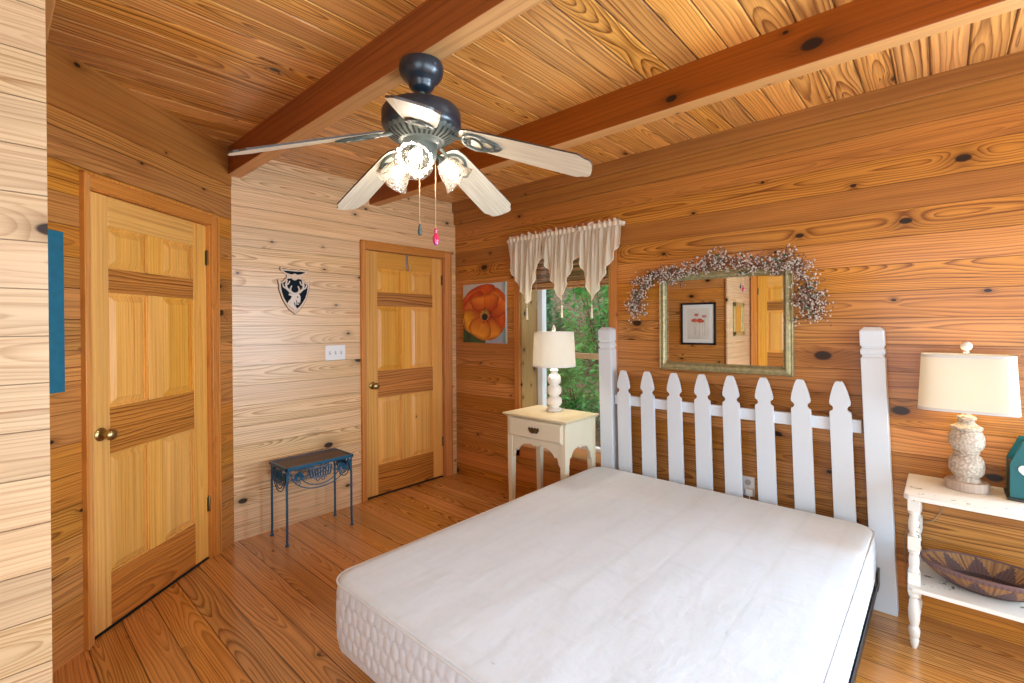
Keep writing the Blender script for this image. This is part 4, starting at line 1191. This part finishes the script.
# frame profile from the outer edge inwards: (inset, depth towards the room)
fp = [(0, 0.0), (0, 0.020), (0.006, 0.027), (0.013, 0.024), (0.018, 0.028), (0.033, 0.031), (0.041, 0.024), (0.044, 0.019), (0.046, 0.017), (0.050, 0.008)]
q = MB(); vs = []
for i_, d_ in fp: vs += [(-w2 + i_, -d_, i_), (w2 - i_, -d_, i_), (w2 - i_, -d_, hh - i_), (-w2 + i_, -d_, hh - i_)]
q.add(vs, [(4 * j + i, 4 * j + (i + 1) % 4, 4 * j + 4 + (i + 1) % 4, 4 * j + 4 + i) for j in range(len(fp) - 1) for i in range(4)])
q.obj('frame', 'gilt', mi, smooth=0, recalc=True)
q = MB()        # beaded inner lip
for i in range(60):
    for z in (0.0495, hh - 0.0495): q.ball((-w2 + 0.052 + (2 * w2 - 0.104) * i / 59, -0.019, z), 0.0045, 6)
for i in range(45):
    for x in (-w2 + 0.0495, w2 - 0.0495): q.ball((x, -0.019, 0.052 + (hh - 0.104) * i / 44), 0.0045, 6)
q.obj('beaded_lip', 'gilt', mi, smooth=60)['kind'] = 'stuff'
MB().box(-w2 + 0.05, w2 - 0.05, -0.010, -0.001, 0.05, hh - 0.05).obj('glass', 'mirror', mi, smooth=0)

# ------------------------------------------------------------------ berry garland draped over the mirror
ga = empty('berry_garland', 'garland of small white berries draped over the top of the mirror', 'garland', (2.468, -0.045, 1.78))
GO = Vector((2.468, -0.045, 1.78))
MT['vine'] = plain('brown_vine', (0.16, 0.075, 0.035), 0.75)
MT['berry'] = plain('whitish_berries', (0.60, 0.53, 0.46), 0.4, nscale=120, namt=0.5)
MT['dark_berry'] = plain('dark_berries', (0.22, 0.10, 0.06), 0.5)
MT['dull_leaf'] = plain('dull_green_leaf', (0.07, 0.13, 0.07), 0.7)
path = [(1.925, 1.545), (1.935, 1.60), (1.955, 1.66), (2.02, 1.735), (2.12, 1.765), (2.23, 1.755), (2.33, 1.79), (2.45, 1.815), (2.57, 1.81), (2.67, 1.775), (2.75, 1.76),
        (2.83, 1.79), (2.90, 1.76), (2.93, 1.67), (2.95, 1.60), (2.985, 1.55), (2.94, 1.475)]
rnd = random.Random(4)
def gpath(f):
    f *= len(path) - 1; i = min(int(f), len(path) - 2); k = f - i
    return Vector((path[i][0] + (path[i + 1][0] - path[i][0]) * k, -0.058, path[i][1] + (path[i + 1][1] - path[i][1]) * k - 0.022)) - GO
MB().tube([gpath(i / 60) + Vector((0, rnd.gauss(0, .004), rnd.gauss(0, .006))) for i in range(61)], 0.005, 6).obj('main_vine', 'vine', ga)
tw = MB(); be = MB(); db = MB(); lf = MB()
def ico(mb, p, r):
    a = r * 0.85
    k = [(a, 0, 0), (-a, 0, 0), (0, a, 0), (0, -a, 0), (0, 0, r), (0, 0, -r)]
    d = r * 0.62
    k8 = [(sx * d * .93, sy * d * .93, sz * d * .93) for sx in (-1, 1) for sy in (-1, 1) for sz in (-1, 1)]
    vs = [tuple(p + Vector(v)) for v in k + k8]
    fs = []
    for ax in range(3):
        for s in (0, 1):
            c = ax * 2 + s
            corners = []
            for j, v in enumerate(k8):
                if (v[ax] > 0) == (s == 0): corners.append(6 + j)
            o = [corners[0], corners[1], corners[3], corners[2]]
            for j in range(4): fs.append((c, o[j], o[(j + 1) % 4]))
    mb.add(vs, fs)
for i in range(380):
    f = rnd.random(); p0 = gpath(f)
    ang_ = rnd.uniform(0, 2 * pi); ln = rnd.uniform(0.03, 0.105)
    dz_ = 0.012 * (1 if 0.12 < f < 0.8 else -2)
    d = Vector((cos(ang_) * ln, -abs(rnd.gauss(0, 0.028)), sin(ang_) * ln * 0.8 + dz_))
    p1 = p0 + d * 0.55 + Vector((rnd.gauss(0, .008), 0, rnd.gauss(0, .008))); p2 = p0 + d
    tw.tube([p0, p1, p2], [0.0016, 0.0013, 0.0009], 4)
    for j in range(rnd.randint(5, 10)):
        b = p0 + d * rnd.uniform(0.35, 1.05) + Vector((rnd.gauss(0, .010), rnd.gauss(0, .007), rnd.gauss(0, .010)))
        if b.y > 0.030: b.y = 0.025
        ico(db if rnd.random() < 0.36 else be, b, rnd.uniform(0.0040, 0.0068))
    if rnd.random() < 0.16:
        R = Matrix.Rotation(rnd.uniform(0, 6.28), 3, 'Y')
        lf.add([tuple(p1 + R @ Vector(w)) for w in ((0, -.004, 0), (.014, -.010, .007), (.032, -.004, 0), (.014, -.006, -.007))], [(0, 1, 2), (0, 2, 3)])
tw.obj('twigs', 'vine', ga, recalc=False)['kind'] = 'stuff'
be.obj('white_berries', 'berry', ga, smooth=180)['kind'] = 'stuff'
db.obj('dark_berries', 'dark_berry', ga, smooth=180)['kind'] = 'stuff'
lf.obj('leaves', 'dull_leaf', ga, smooth=0, recalc=False)['kind'] = 'stuff'

# ------------------------------------------------------------------ deer plaque (own frame: x from left to right, y away from the room)
pq = empty('deer_plaque', 'shield shaped wooden deer head plaque on the pale wall', 'wall plaque', (0.001, -1.542, 1.515), pi / 2)
MT['plaque_wood'] = plain('cut_plaque_wood', (0.72, 0.53, 0.38), 0.6, nscale=30, namt=0.2)
MT['plaque_edge'] = plain('burnt_plaque_edge', (0.16, 0.085, 0.04), 0.7)
MT['navy'] = plain('dark_navy_back', (0.006, 0.013, 0.020), 0.7, spec=0.1)
MT['stag'] = plain('carved_pale_stag', (0.74, 0.64, 0.54), 0.6, nscale=60, namt=0.15)
MT['stag_dark'] = plain('stag_markings', (0.06, 0.04, 0.03), 0.6)
sh_half = [(0.0, 0.0), (0.018, 0.012), (0.034, 0.028), (0.050, 0.048), (0.066, 0.072), (0.082, 0.102), (0.094, 0.136), (0.103, 0.172), (0.106, 0.205), (0.113, 0.232), (0.110, 0.238), (0.092, 0.222), (0.078, 0.232),
           (0.066, 0.246), (0.054, 0.258), (0.052, 0.272), (0.072, 0.290), (0.090, 0.300), (0.098, 0.312), (0.094, 0.324), (0.082, 0.314), (0.055, 0.318), (0.030, 0.313), (0.0, 0.318)]
outer = sh_half + [(-x, z) for x, z in reversed(sh_half[1:-1])]
rj = random.Random(2)
outer = [(x + rj.gauss(0, .0012), z + rj.gauss(0, .0012)) for x, z in outer]
MB().prism(outer, XZ, -0.010, -0.005).obj('shield_board', 'plaque_wood', pq, smooth=0)
MB().prism([(x * 1.045, 0.16 + (z - 0.16) * 1.03) for x, z in outer], XZ, -0.0052, 0.0).obj('burnt_edge', 'plaque_edge', pq, smooth=0)
inner_h = [(0.0, 0.024), (0.032, 0.050), (0.056, 0.080), (0.076, 0.114), (0.088, 0.150), (0.094, 0.186), (0.096, 0.214), (0.078, 0.218), (0.060, 0.230), (0.046, 0.250), (0.0, 0.254)]
inner = inner_h + [(-x, z) for x, z in reversed(inner_h[1:-1])]
MB().prism(inner, XZ, -0.013, -0.009).obj('dark_field', 'navy', pq, smooth=0)
cr = [(-0.080, 0.304), (-0.056, 0.290), (-0.030, 0.283), (0.0, 0.281), (0.030, 0.283), (0.056, 0.290), (0.080, 0.304), (0.045, 0.306), (0.0, 0.304), (-0.045, 0.306)]
MB().prism(cr, XZ, -0.013, -0.009).obj('dark_crest', 'navy', pq, smooth=0)
MB().lathe([(0.024, 0.0), (0.024, 0.006), (1e-5, 0.006)], (0, -0.010, 0.264), 24, Matrix.Rotation(pi / 2, 3, 'X')).obj('round_boss', 'plaque_wood', pq)
head = [(-0.055, 0.066), (-0.045, 0.090), (-0.028, 0.108), (-0.022, 0.125), (-0.046, 0.132), (-0.040, 0.146), (-0.020, 0.142), (-0.006, 0.152), (0.014, 0.150), (0.034, 0.140), (0.040, 0.120),
        (0.040, 0.098), (0.034, 0.074), (0.022, 0.062), (0.010, 0.072), (0.004, 0.050), (0.016, 0.036), (0.0, 0.022), (-0.022, 0.040)]
MB().prism(head, XZ, -0.019, -0.009).obj('stag_head', 'stag', pq, bevel=0.002, smooth=0)
q = MB()
q.ball((0.020, -0.019, 0.118), 0.0055, 8).ball((0.027, -0.019, 0.078), 0.006, 8)
q.obj('stag_eye', 'stag_dark', pq) if False else None
MB().ball((0.018, -0.018, 0.120), 0.006, 8).obj('stag_eye', 'stag_dark', pq)
MB().ball((0.027, -0.017, 0.076), 0.007, 8).obj('stag_nose', 'stag_dark', pq)
MB().prism([(0.006, 0.098), (0.013, 0.094), (0.016, 0.068), (0.010, 0.072)], XZ, -0.0205, -0.018).obj('cheek_mark', 'stag_dark', pq, smooth=0)
MB().prism([(-0.012, 0.088), (0.002, 0.070), (0.000, 0.048), (-0.006, 0.066)], XZ, -0.0205, -0.018).obj('neck_mark', 'stag_dark', pq, smooth=0)
for sx in (-1, 1):
    q = MB(); y = -0.016
    q.tube([(sx * 0.010, y, 0.145), (sx * 0.036, y, 0.158), (sx * 0.058, y, 0.180), (sx * 0.064, y, 0.208), (sx * 0.054, y, 0.238)], [0.008, 0.009, 0.0085, 0.007, 0.004], 8)
    q.tube([(sx * 0.030, y, 0.155), (sx * 0.032, y, 0.180), (sx * 0.022, y, 0.200)], [0.007, 0.006, 0.004], 8)
    q.tube([(sx * 0.054, y, 0.176), (sx * 0.080, y, 0.190), (sx * 0.088, y, 0.214)], [0.007, 0.006, 0.004], 8)
    q.tube([(sx * 0.063, y, 0.204), (sx * 0.044, y, 0.214), (sx * 0.036, y, 0.234)], [0.0065, 0.0055, 0.004], 8)
    q.obj('antler', 'stag', pq)

# ------------------------------------------------------------------ blue iron plant bench (long side along the deer wall)
bn = empty('plant_stand', 'small blue wrought iron plant stand against the pale wall', 'plant stand', (0.212, -1.515, 0))
BXh, BYh, BZ = 0.132, 0.238, 0.505
MT['stand_top'] = wood('dark_weathered_top', 'y', 'x', (0.13, 0.085, 0.065), (0.06, 0.038, 0.03), 0.05, contrast=0.7, knot=0.0, rough=0.5, seed=2.0)
MB().box(-BXh + 0.012, BXh - 0.012, -BYh + 0.012, BYh - 0.012, BZ - 0.012, BZ - 0.002).obj('top_panel', 'stand_top', bn, smooth=0)
q = MB()
for z0, z1, o_ in ((BZ - 0.020, BZ + 0.002, 0.0),):
    q.box(-BXh, -BXh + 0.014, -BYh, BYh, z0, z1).box(BXh - 0.014, BXh, -BYh, BYh, z0, z1).box(-BXh, BXh, -BYh, -BYh + 0.014, z0, z1).box(-BXh, BXh, BYh - 0.014, BYh, z0, z1)
q.obj('top_rim', 'blue_iron', bn, bevel=0.002)
for sx in (-1, 1):
    for sy in (-1, 1):
        x, y = sx * (BXh - 0.012), sy * (BYh - 0.012)
        q = MB()
        q.tube([(x * 0.97, y * 0.90, BZ - 0.02), (x * 0.99, y * 0.96, BZ - 0.06), (x, y, BZ - 0.12), (x, y, 0.08), (x * 1.02, y * 1.005, 0.012)], 0.0078, 8)
        q.tube([(x, y, BZ - 0.02), (x, y, BZ - 0.14)], 0.006, 8)
        q.lathe([(0.013, 0), (0.014, 0.006), (0.008, 0.014), (1e-5, 0.016)], (x * 1.02, y * 1.005, 0), 10)
        q.obj('leg', 'blue_iron', bn)


def stand_side(along, half, out):
    """scroll panel below one edge: along = axis unit vector, out = offset vector"""
    q = MB(); A = Vector(along); O = Vector(out)
    P = lambda s, z: tuple(O + A * s + Vector((0, 0, z)))
    long_ = half > 0.2
    z0 = BZ - 0.03
    # two hanging swags and centre scrolls
    for k in ((0.92, 0.135), (0.66, 0.115)):
        q.tube([P(half * k[0] * sin(a), z0 - 0.01 - (k[1]) * cos(a)) for a in [-pi / 2 + pi * i / 18 for i in range(19)]], 0.0035, 6)
    for sg in (-1, 1):
        for c, rr, tt in ((0.0, 0.022, 0.02), (half * 0.72, 0.020, half * 0.70)):
            q.tube([P(sg * (tt + rr * (1 - i / 26) * cos(i * 0.45)), z0 - 0.085 + rr * (1 - i / 26) * sin(i * 0.45)) for i in range(22)], 0.003, 6)
        q.tube([P(sg * half * (0.95 - 0.12 * i), z0 - 0.015 - 0.05 * sin(i * 1.2) ** 2) for i in range(8)], 0.003, 6)
    # pleated basket in the middle, leaves to both sides
    n = 9 if long_ else 5
    bw_ = half * 0.36
    for i in range(n):
        s = -bw_ + 2 * bw_ * i / (n - 1)
        q.tube([P(s * 0.85, z0 - 0.070), P(s * 0.95, z0 - 0.04), P(s, z0 - 0.008)], [0.004, 0.0055, 0.0045], 6)
    q.tube([P(-bw_, z0 - 0.008), P(bw_, z0 - 0.008)], 0.004, 6); q.tube([P(-bw_ * .85, z0 - 0.070), P(bw_ * .85, z0 - 0.070)], 0.004, 6)
    for sg in (-1, 1):
        for i in range(5):
            s = sg * half * 0.68; an = i / 4 * pi
            c = Vector(P(s + 0.020 * cos(an) * (1 if long_ else .7), z0 - 0.040 + 0.026 * sin(an) - (0.012)))
            lv = [c + A * (0.014 * cos(b_)) + Vector((0, 0, 0.015 * sin(b_))) for b_ in [2 * pi * j / 8 for j in range(8)]]
            nn = O.normalized() * 0.002
            q.add([tuple(v + nn) for v in lv] + [tuple(v - nn) for v in lv], [tuple(range(8)), tuple(range(15, 7, -1))] + [(j, (j + 1) % 8, 8 + (j + 1) % 8, 8 + j) for j in range(8)])
    q.obj('scroll_panel', 'blue_iron', bn)


stand_side((0, 1, 0), BYh - 0.02, (BXh - 0.012, 0, 0)); stand_side((0, 1, 0), BYh - 0.02, (-BXh + 0.012, 0, 0))
stand_side((1, 0, 0), BXh - 0.02, (0, -BYh + 0.012, 0)); stand_side((1, 0, 0), BXh - 0.02, (0, BYh - 0.012, 0))

# ------------------------------------------------------------------ small wall things
sw = empty('light_switch', 'white triple light switch plate on the pale wall', 'light switch', (0.001, -1.230, 1.219), pi / 2)
MB().box(-0.082, 0.082, -0.006, 0, -0.058, 0.058).obj('plate', 'white_plastic', sw, bevel=0.003)
MT['switch_grey'] = plain('switch_slot', (0.45, 0.44, 0.42), 0.4)
for k in (-1, 0, 1):
    MB().box(k * 0.046 - 0.006, k * 0.046 + 0.006, -0.0075, -0.004, -0.013, 0.013).obj('slot', 'switch_grey', sw, smooth=0)
    MB().taper(k * 0.046, 0, -0.004, 0.008, 0.0045, 0.0035, 0.004, 0.003).obj('toggle', 'white_plastic', sw, smooth=0, xf=lambda p: Vector((p.x, p.y - 0.012, p.z + 0.003)))
ol = empty('wall_outlet', 'white wall outlet behind the headboard pickets', 'outlet', (2.618, -0.001, 0.455))
MB().box(-0.036, 0.036, -0.005, 0, -0.058, 0.058).obj('plate', 'white_plastic', ol, bevel=0.002)
for z in (-0.024, 0.024): MB().lathe([(0.017, 0), (0.017, 0.003), (1e-5, 0.003)], (0, -0.004, z), 18, Matrix.Rotation(pi / 2, 3, 'X')).obj('socket', 'switch_grey', ol)
pl_ = empty('plug_adapter', 'white plug pushed into the outlet behind the headboard', 'plug', (2.632, -0.0085, 0.428))
MB().box(-0.022, 0.022, -0.030, 0, -0.02, 0.02).obj('plug_body', 'white_plastic', pl_, bevel=0.005)
MB().tube([(0, -0.028, -0.01), (0.01, -0.036, -0.06), (0.03, -0.030, -0.2), (0.06, -0.028, -0.40)], 0.003, 6).obj('cable', 'white_plastic', pl_)
MT['clear_cord'] = plain('pale_lamp_cord', (0.36, 0.24, 0.14), 0.3)
o = MB().tube([(3.50, -0.012, 0.655), (3.470, -0.012, 0.60), (3.475, -0.012, 0.53), (3.445, -0.012, 0.475), (3.40, -0.012, 0.455), (3.36, -0.012, 0.44), (3.335, -0.012, 0.36), (3.345, -0.012, 0.20), (3.36, -0.012, 0.01)], 0.003, 6).obj('lamp_cord', 'clear_cord')
tag(o, 'thin pale lamp cord hanging on the wall behind the side table', 'cord')
hk = empty('door_hook', 'metal over door coat hook on top of the far door', 'hook', (0, -0.55, 2.0))
q = MB()
q.box(-0.018, 0.0, -0.014, 0.014, 0.036, 0.0435).box(-0.0175, -0.0145, -0.013, 0.013, -0.06, 0.04)
q.obj('strap', 'steel', hk, bevel=0.001)
q = MB(); q.tube([(-0.014, 0, -0.05), (-0.010, 0, -0.085), (0.010, 0.0, -0.100), (0.030, 0.0, -0.085), (0.034, 0, -0.066)], 0.0045, 8); q.ball((0.034, 0, -0.063), 0.007, 10)
q.obj('hook_arm', 'steel', hk)
tc_ = empty('teal_canvas', 'narrow teal panel hanging between the near wall and the left door', 'wall panel', (1.200 * dx, -L + 1.200 * dy, 1.155), DROT)
MB().box(-0.052, 0.052, 0.001, 0.022, 0, 0.67).obj('panel', 'teal_canvas', tc_, bevel=0.002)

# ------------------------------------------------------------------ woven basket bowl on the shelf
bk = empty('basket_bowl', 'oval woven bowl with dark and tan triangle pattern on the low shelf', 'bowl', (3.612, -0.210, 0.285), radians(-3))
me = bpy.data.meshes.new('woven_bowl')
prof = [(0.0, 0.006), (0.25, 0.006), (0.48, 0.008), (0.62, 0.020), (0.76, 0.040), (0.90, 0.063), (1.0, 0.084)]
dense = []
for i in range(len(prof) - 1):
    for k in range(6):
        f = k / 6; dense.append((prof[i][0] + (prof[i + 1][0] - prof[i][0]) * f, prof[i][1] + (prof[i + 1][1] - prof[i][1]) * f))
dense.append(prof[-1])
nA = 144; AX, AY = 0.205, 0.130
vs, fs, cols = [], [], []
inn = [(max(r, 0.004), z + 0.0055 + 0.0012 * (i % 2)) for i, (r, z) in enumerate(dense)]
out_ = [(max(r, 0.004) * 1.0 + 0.016, z - 0.006 + 0.0012 * (i % 2)) for i, (r, z) in enumerate(dense)]
allp = inn + [(1.012, 0.092)] + list(reversed(out_))
tan_, drk_, mid_, pur_ = (0.36, 0.175, 0.06), (0.045, 0.020, 0.022), (0.20, 0.09, 0.045), (0.16, 0.085, 0.08)
def bowl_col(r, a, outer=False):
    rib = 0.75 + 0.25 * (sin(a * 72) > 0)
    if r > 0.985: c = pur_ if not outer else pur_
    elif r > 0.66:
        k = (a / (2 * pi) * 11) % 1.0; v = (r - 0.66) / 0.325
        tri = abs(k - 0.5) * 2
        if tri < 0.10: c = mid_
        elif tri < v * 0.95: c = tan_ if not outer else lerp(tan_, mid_, .3)
        else: c = lerp(pur_, drk_, 0.35)
    elif r > 0.56: c = drk_
    elif r > 0.40: c = lerp(tan_, mid_, 0.45) if sin(a * 40) > -0.3 else mid_
    elif r > 0.30: c = drk_
    else: c = lerp(mid_, tan_, 0.4)
    return tuple(x * rib for x in c)
for r, z in allp:
    for i in range(nA):
        a = 2 * pi * i / nA; vs.append((AX * r * cos(a), AY * r * sin(a), z))
for j in range(len(allp) - 1):
    for i in range(nA):
        fs.append((j * nA + i, j * nA + (i + 1) % nA, (j + 1) * nA + (i + 1) % nA, (j + 1) * nA + i))
        cols.append(bowl_col((allp[j][0] + allp[j + 1][0]) / 2, 2 * pi * (i + .5) / nA, j > len(inn)))
me.from_pydata(vs, [], fs); me.update()
at = me.color_attributes.new('paint', 'FLOAT_COLOR', 'CORNER'); buf = []
for c in cols: buf += [*c, 1.0] * 4
at.data.foreach_set('color', buf)
t = M('woven_reed'); n_ = t.n('ShaderNodeVertexColor'); n_.layer_name = 'paint'; t.bsdf(n_.outputs[0], 0.6); me.materials.append(t.m)
o = bpy.data.objects.new('woven_body', me); C.objects.link(o); o.parent = bk
MB().tube([(AX * 1.008 * cos(a), AY * 1.008 * sin(a), 0.090) for a in [2 * pi * i / 72 for i in range(72)]], 0.0045, 6, closed=True).obj('rim', plain('bowl_rim', pur_, 0.6), bk)

# ------------------------------------------------------------------ teal house shaped box at the edge of the picture
cb = empty('house_box', 'teal house shaped wooden box with a white heart beside the lamp', 'box', (3.756, -0.150, ZR))
MT['box_dark'] = plain('dark_inside', (0.03, 0.035, 0.03), 0.6)
hp_ = [(-0.070, 0.012), (0.070, 0.012), (0.070, 0.150), (0.032, 0.248), (-0.032, 0.248), (-0.070, 0.150)]
MB().prism(hp_, XZ, -0.050, -0.038).obj('front_gable', 'teal', cb, bevel=0.0015, smooth=0)
MB().prism(hp_, XZ, 0.088, 0.100).obj('back_gable', 'teal', cb, bevel=0.0015, smooth=0)
for sx in (-1, 1):
    MB().box(sx * 0.058, sx * 0.068, -0.038, 0.088, 0.012, 0.150).obj('side_board', 'box_dark', cb)
MB().box(-0.078, 0.078, -0.060, 0.105, 0, 0.012).obj('base_board', 'box_dark', cb, bevel=0.002)
MB().tube([(0, -0.038, 0.226), (0, 0.088, 0.226)], 0.011, 14).obj('handle', 'box_dark', cb)
hpts = [(0.034 * 16 * sin(a) ** 3 / 16, 0.034 * (13 * cos(a) - 5 * cos(2 * a) - 2 * cos(3 * a) - cos(4 * a)) / 16) for a in [2 * pi * i / 40 for i in range(40)]]
MB().prism([(x - 0.012, z + 0.125) for x, z in hpts], XZ, -0.054, -0.049).obj('white_heart', 'chipped', cb, smooth=0)
